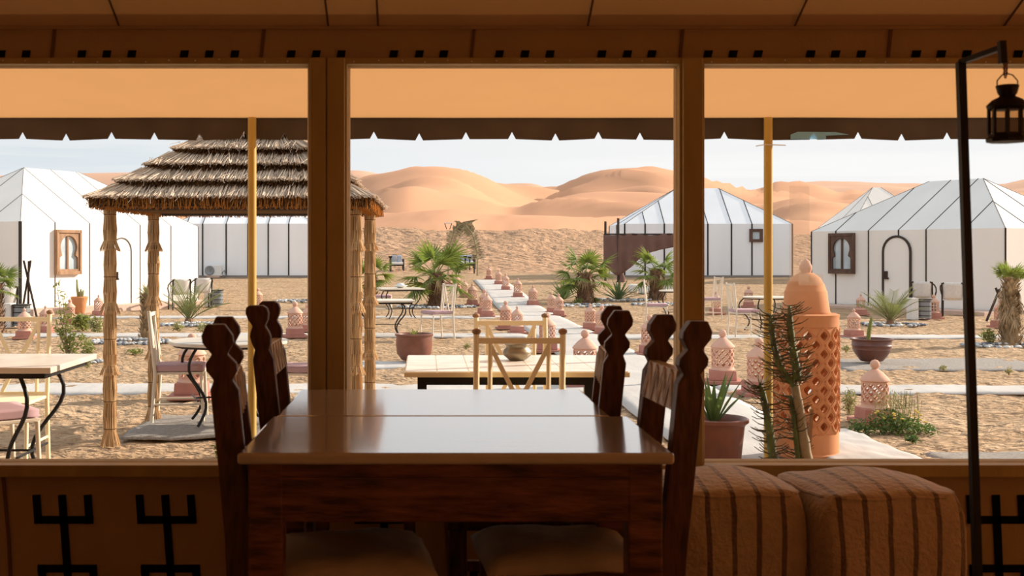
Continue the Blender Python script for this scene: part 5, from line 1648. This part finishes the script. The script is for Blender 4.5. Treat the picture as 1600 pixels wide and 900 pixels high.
# tall thin shrub at the left
random.seed(14)
g = G(107, 562); k = g.y / F
t = thing('leafy_shrub', 'thin leafy shrub in a stone ring in front of the sunlit tent', 'shrub', (g.x, g.y, g.z))
mb = MB()
tips = []
for dx, hh in ((-20, 118), (-12, 100), (-6, 70), (4, 72), (14, 50), (22, 34), (-16, 55)):
    pts = [Vector((0, 0, 0)), Vector((dx * k * 0.35, random.uniform(-0.05, 0.05), hh * k * 0.4)), Vector((dx * k, random.uniform(-0.1, 0.1), hh * k))]
    mb.tube(pts, [0.014, 0.009, 0.003], 5); tips.append(pts)
mb.build('branch', m_bark_pale, t)
mb = MB()
for pts in tips:
    for i in range(60):
        f = random.uniform(0.25, 1.0); p = pts[1].lerp(pts[2], (f - 0.4) / 0.6) if f > 0.4 else pts[0].lerp(pts[1], f / 0.4)
        leaf_cloud(mb, p, (0.09, 0.09, 0.07), 1, 0.072)
mb.build('foliage', m_bush, t)
small_bush('weed_clump', 'yellowish young bush right of the stone-ringed shrub', 137, 576, 22, 48, 330, m_bush, 0.05)

# ---- stone rings round the plants
random.seed(5)
SM = []
for i in range(5):
    bm = bmesh.new(); bmesh.ops.create_icosphere(bm, subdivisions=1, radius=0.5)
    for v in bm.verts: v.co = Vector((v.co.x * 1.2, v.co.y, v.co.z * 0.65)) * (1 + 0.25 * nz(v.co.x * 2 + i, v.co.y * 2, v.co.z * 2))
    for mat, nm in ((m_stone, 'stone'), (m_stone_pale, 'stone'), (m_stone_dark, 'stone')):
        me = bpy.data.meshes.new('stone'); bm.to_mesh(me); me.materials.append(mat)
        me.polygons.foreach_set('use_smooth', [True] * len(me.polygons)); SM.append(me)
    bm.free()
def stone_ring(label, px, py, rx, ry, n, size, rows=2):
    g = G(px, py)
    t = thing('stone_ring', label, 'stone ring', (g.x, g.y, g.z), 0, 'stone rings around plants')
    n = int(n * 1.7); size *= 0.68
    for i in range(n):
        a = 2 * PI * i / n + random.uniform(-0.1, 0.1); f = random.uniform(0.72, 1.10)
        o = place('stone', SM[random.randrange(len(SM))], None, t, (rx * f * math.cos(a), ry * f * math.sin(a), size * 0.2), (random.uniform(-0.3, 0.3), random.uniform(-0.3, 0.3), random.uniform(0, 6)), scale=size * random.uniform(0.7, 1.25))
    return t
stone_ring('ring of pale pebbles round the thin leafy shrub', 112, 566, 0.42, 0.36, 34, 0.10)
stone_ring('broad ring of blue-grey stones round the slim yucca', 205, 535, 0.62, 0.5, 64, 0.14)
stone_ring('ring of blue-grey stones round the young feather palm by the reed post', 296, 508, 0.55, 0.5, 60, 0.15)
stone_ring('ring of grey stones at the foot of the bushy fan palm', 682, 480, 1.0, 0.75, 70, 0.17)
stone_ring('ring of grey stones at the foot of the middle fan palm', 914, 478, 0.75, 0.7, 60, 0.15)
stone_ring('ring of pale stones round the agave by the poufs', 968, 469, 0.9, 0.7, 56, 0.15)
stone_ring('ring of pale stones round the palm beside the narrow window post', 1030, 476, 0.75, 0.7, 50, 0.14)
stone_ring('ring of pale stones round the young palm at the arched door', 1391, 508, 0.68, 0.5, 54, 0.14)
stone_ring('ring of white stones round the shaggy palm', 1570, 541, 0.62, 0.42, 54, 0.12)
stone_ring('far ring of grey stones beside the wide window post lantern', 470, 471, 0.7, 0.6, 44, 0.17)

# ================================================================== THINGS BY THE TENTS
# brown tarp windbreak hung on poles
WD = 46.5
t = thing('windbreak_tarp', 'brown cloth windbreak sagging between poles before the blue-grey tent', 'tarp', (P(946, 0, WD).x, WD, gz(WD)))
org = Vector(t.location)
def rel(px, py, dd=0.0): return P(px, py, WD + dd) - org
for px, py0, dd in ((946, 346, 1.2), (966, 341, 0.0), (1090, 360, 0.0)):
    mb = MB(); p0 = rel(px, py0, dd); mb.tube([(p0.x, p0.y, 0), p0], 0.05, 6); mb.build('pole', m_darkpole, t)
mb = MB(); n = 40; lows = [(946, 415), (953, 422), (966, 430), (985, 418), (1005, 400), (1025, 392), (1060, 385), (1092, 380)]
for j in range(11):
    for i in range(n + 1):
        px = 944 + 148 * i / n
        top = 366 + 1.5 * math.sin(i * 0.4); bot = interp(lows, px)
        p = rel(px, top + (bot - top) * j / 10, 0.07 * math.sin(px * 0.35) * (0.3 + j / 10) + (1.2 * max(0, (966 - px) / 22)))
        mb.v.append(tuple(p))
for j in range(10):
    for i in range(n):
        a = j * (n + 1) + i; mb.f.append((a, a + 1, a + n + 2, a + n + 1))
o = mb.build('cloth', m_brown_cloth, t, smooth=True); so = o.modifiers.new('thick', 'SOLIDIFY'); so.thickness = 0.03
mb = MB(); pts = []
for k in range(9):
    f = k / 8; pts.append(rel(969 + 3 * math.sin(f * 5) - 3 * f, 428 + 29 * f, 0.1))
mb.tube(pts, [0.12, 0.14, 0.15, 0.16, 0.17, 0.18, 0.19, 0.21, 0.16], 9); mb.build('gathered_cloth', m_brown_cloth, t, smooth=True)
mb = MB(); mb.bar(rel(944, 366), rel(1092, 366), 0.06, 0.06); mb.build('rail', m_darkpole, t)
# poufs at the far tent
for px, py, w, lab, mat in ((989, 457, 13, 'cream cube pouf behind the agave', m_white), (1004, 459, 12, 'green striped cube pouf between two cream ones', None), (1018, 458, 12, 'cream cube pouf next to the shaggy palm trunk', m_white), (1045, 456, 14, 'green striped cube pouf left of the narrow window post', None)):
    g = G(px, py); s = w * g.y / F
    t = thing('cube_pouf', lab, 'pouf', (g.x, g.y, g.z), 0.2, 'poufs by the blue-grey tent')
    mb = MB()
    if mat: mb.box((0, 0, s * 0.5), (s, s, s)); mb.build('cover', m_rattan, t, bevel=0.06, seg=3)
    else:
        mb.box((0, 0, s * 0.5), (s, s, s)); mb.build('cover', m_rattan, t, bevel=0.06, seg=3)
        for k in range(4):
            mb = MB(); mb.box((s * (-0.36 + 0.24 * k), 0, s * 0.5), (s * 0.09, s * 1.01, s * 1.01)); mb.build('stripe', M('teal_stripe', (0.06, 0.22, 0.17), 0.9), t, bevel=0.05, seg=2)
# air conditioner at the far left tent
p = P(335, 428, 50.7)
t = thing('air_conditioner', 'white outdoor air conditioner unit at the foot of the far tent', 'air conditioner', (p.x, 50.5, gz(50.5)))
k = 50.5 / F
z0, z1 = EYE - (431 - CY) * k - gz(50.5), EYE - (414 - CY) * k - gz(50.5)
mb = MB(); mb.box((0, 0, (z0 + z1) / 2), (26 * k, 0.3, z1 - z0)); b = mb.build('casing', m_white, t, bevel=0.02)
mb = MB(); mb.lathe([(7.5 * k, 0), (7.5 * k, 0.04), (6.5 * k, 0.05), (1.5 * k, 0.03), (1.2 * k, 0.06), (0.2 * k, 0.06)], 24); mb.build('fan_grille', m_grey_metal, b, (-5 * k, -0.15, (z0 + z1) / 2), (PI / 2, 0, 0))
mb = MB(); mb.box((0, 0, z0 / 2), (20 * k, 0.25, z0)); mb.build('plinth_block', m_curb, t)
mb = MB(); mb.tube([(13 * k, 0, z0 + 0.1), (17 * k, 0, z0 + 0.25), (19 * k, 0, z0), (16 * k, 0.05, z0 - 0.1)], 0.03, 6); mb.build('hose', m_grey_metal, t)
# crossed black poles by the tents
def crossed(label, px, py, s, tall):
    g = G(px, py); k = g.y / F
    t = thing('pole_tripod', label, 'tripod', (g.x, g.y, g.z), 0)
    for a, b in s:
        mb = MB(); mb.tube([((a[0] - px) * k, 0.05 * a[0] % 0.1, max(0, (py - a[1]) * k)), ((b[0] - px) * k, 0, (py - b[1]) * k)], 0.028, 6); mb.build('pole', m_darkpole, t)
    return t
crossed('three crossed black poles before the corner of the sunlit tent', 46, 498, [((33, 490), (48, 407)), ((58, 498), (37, 407)), ((44, 485), (45, 408))], 90)
crossed('slanting black pole beside the shaggy palm', 1553, 502, [((1543, 502), (1562, 452)), ((1580, 502), (1556, 450))], 50)
# wicker chairs and drum tables
def wicker_chair(label, px, py, rz):
    g = G(px, py)
    t = thing('wicker_chair', label, 'chair', (g.x, g.y, g.z), rz, 'white wicker chairs with black frames')
    mb = MB(); mb.box((0, 0.02, 0.43), (0.5, 0.46, 0.03)); mb.build('seat', m_rattan, t, bevel=0.01)
    mb = MB(); 
    for j in range(7):
        for i in range(9):
            a = (i / 8 - 0.5) * 1.7; z = 0.44 + 0.40 * j / 6
            mb.v.append((0.30 * math.sin(a), -0.02 - 0.22 * math.cos(a) - 0.12 * j / 6, z))
    for j in range(6):
        for i in range(8): q = j * 9 + i; mb.f.append((q, q + 1, q + 10, q + 9))
    o = mb.build('backrest', m_rattan, t, smooth=True); so = o.modifiers.new('t', 'SOLIDIFY'); so.thickness = 0.02
    for sx in (-1, 1):
        mb = MB(); mb.tube([(sx * 0.26, 0.28, 0), (sx * 0.25, 0.24, 0.44)], 0.018, 6); mb.build('leg', m_iron, t)
        mb = MB(); mb.tube([(sx * 0.24, -0.28, 0), (sx * 0.24, -0.20, 0.44), (sx * 0.24, -0.27, 0.84)], 0.018, 6); mb.build('leg', m_iron, t)
        mb = MB(); mb.tube([(sx * 0.25, 0.26, 0.44), (sx * 0.29, 0.22, 0.58), (sx * 0.30, 0.05, 0.68), (sx * 0.28, -0.15, 0.76), (sx * 0.20, -0.32, 0.84)], 0.018, 6); mb.build('armrest', m_iron, t)
    return t
wicker_chair('white wicker chair with black frame right of the arched door', 1442, 492, -0.5)
wicker_chair('white wicker chair with black frame left of the lantern stand pole', 1490, 496, -0.5)
wicker_chair('white wicker chair behind the young feather palm at the sunlit tent', 281, 484, 0.4)
wicker_chair('white wicker chair at the corner of the sunlit tent near the far tent', 315, 481, 0.4)
wicker_chair('white wicker chair at the left edge before the shaded tent end', 6, 508, 0.5)
def drum_table(label, px, py, rz=0.0):
    g = G(px, py)
    t = thing('drum_table', label, 'side table', (g.x, g.y, g.z), rz, 'small black and white side tables')
    mb = MB(); mb.lathe([(0.17, 0.03), (0.17, 0.46)], 20); mb.build('drum', m_grey_metal, t, smooth=True, sharp=40)
    for k in range(4):
        mb = MB(); mb.lathe([(0.173, 0.08 + 0.11 * k), (0.176, 0.085 + 0.11 * k), (0.173, 0.10 + 0.11 * k)], 20, caps=False); mb.build('hoop', m_iron, t)
    mb = MB(); mb.box((-0.26, 0, 0.25), (0.16, 0.3, 0.5)); mb.build('side_panel', m_rattan, t)
    mb = MB(); mb.lathe([(0.20, 0.46), (0.20, 0.48)], 20); mb.build('top', m_iron, t)
    return t
drum_table('black ribbed drum side table before the white wicker chair by the arched door', 1443, 499)
drum_table('grey ribbed drum side table near the air conditioner', 339, 479)
drum_table('dark drum side table at the far left behind the cream chair', 34, 511)
# daybeds and torches at the edge of the dunes
def daybed(label, px, py, w):
    g = G(px, py); k = g.y / F; W2 = w * k
    t = thing('daybed', label, 'daybed', (g.x, g.y, g.z), 0.1, 'black framed daybeds by the dunes')
    for sx in (-1, 1):
        for sy in (-1, 1):
            mb = MB(); mb.tube([(sx * W2 / 2, sy * 0.35, 0), (sx * W2 / 2, sy * 0.35, 0.62)], 0.03, 6); mb.build('leg', m_iron, t)
        mb = MB(); mb.tube([(sx * W2 / 2, -0.35, 0.60), (sx * W2 / 2, 0.35, 0.60)], 0.03, 6); mb.build('armrest', m_iron, t)
    mb = MB(); mb.box((0, 0, 0.30), (W2, 0.75, 0.06)); mb.build('bed_frame', m_iron, t)
    mb = MB(); mb.box((0, 0, 0.40), (W2 * 0.95, 0.7, 0.14)); mb.build('mattress', m_white, t, bevel=0.04)
    for sx in (-1, 1):
        mb = MB(); mb.box((sx * W2 * 0.22, 0.28, 0.62), (W2 * 0.40, 0.16, 0.36), (0.3, 0, 0)); mb.build('pillow', M('blue_grey_pillow', (0.36, 0.40, 0.48), 0.9), t, bevel=0.05)
    return t
daybed('black framed daybed with white pillows left of the bushy fan palm', 620, 424, 20)
daybed('black framed daybed with grey pillows under the frond arch', 729, 423, 24)
def torch(label, px, py, top):
    g = G(px, py); h = (py - top) * g.y / F
    t = thing('garden_torch', label, 'torch', (g.x, g.y, g.z), 0, 'black garden torches')
    mb = MB(); mb.tube([(0, 0, 0), (0, 0, h * 0.86)], 0.035, 6); mb.build('pole', m_iron, t)
    mb = MB(); mb.lathe([(0.04, h * 0.84), (0.09, h * 0.90), (0.10, h), (0.07, h)], 8); mb.build('cup', m_iron, t)
for px, py, top, lab in ((610, 425, 400, 'black torch left of the left daybed'), (616, 421, 398, 'black torch just behind the left daybed'), (718, 427, 404, 'black torch at the left end of the arch daybed'), (727, 424, 400, 'black torch behind the arch daybed'), (734, 424, 401, 'black torch right of the middle behind the arch daybed'), (741, 427, 399, 'black torch between the daybed and the frond arch')):
    torch(lab, px, py, top)
# little white table left on the slope
p = P(700, 357, 80); gzz = P(0, 357.5, 80).z
t = thing('slope_table', 'tiny white-topped table standing on the trodden slope', 'table', (p.x, 79.2, gzz - 0.05))
mb = MB(); mb.box((0, 0, 0.42), (0.58, 0.5, 0.05)); mb.build('table_top', m_white, t)
for sx in (-1, 1):
    for sy in (-1, 1):
        mb = MB(); mb.tube([(sx * 0.24, sy * 0.2, 0.4), (sx * 0.10, sy * 0.1, 0.0)], 0.025, 6); mb.build('leg', m_iron, t)
bpy.context.view_layer.update()
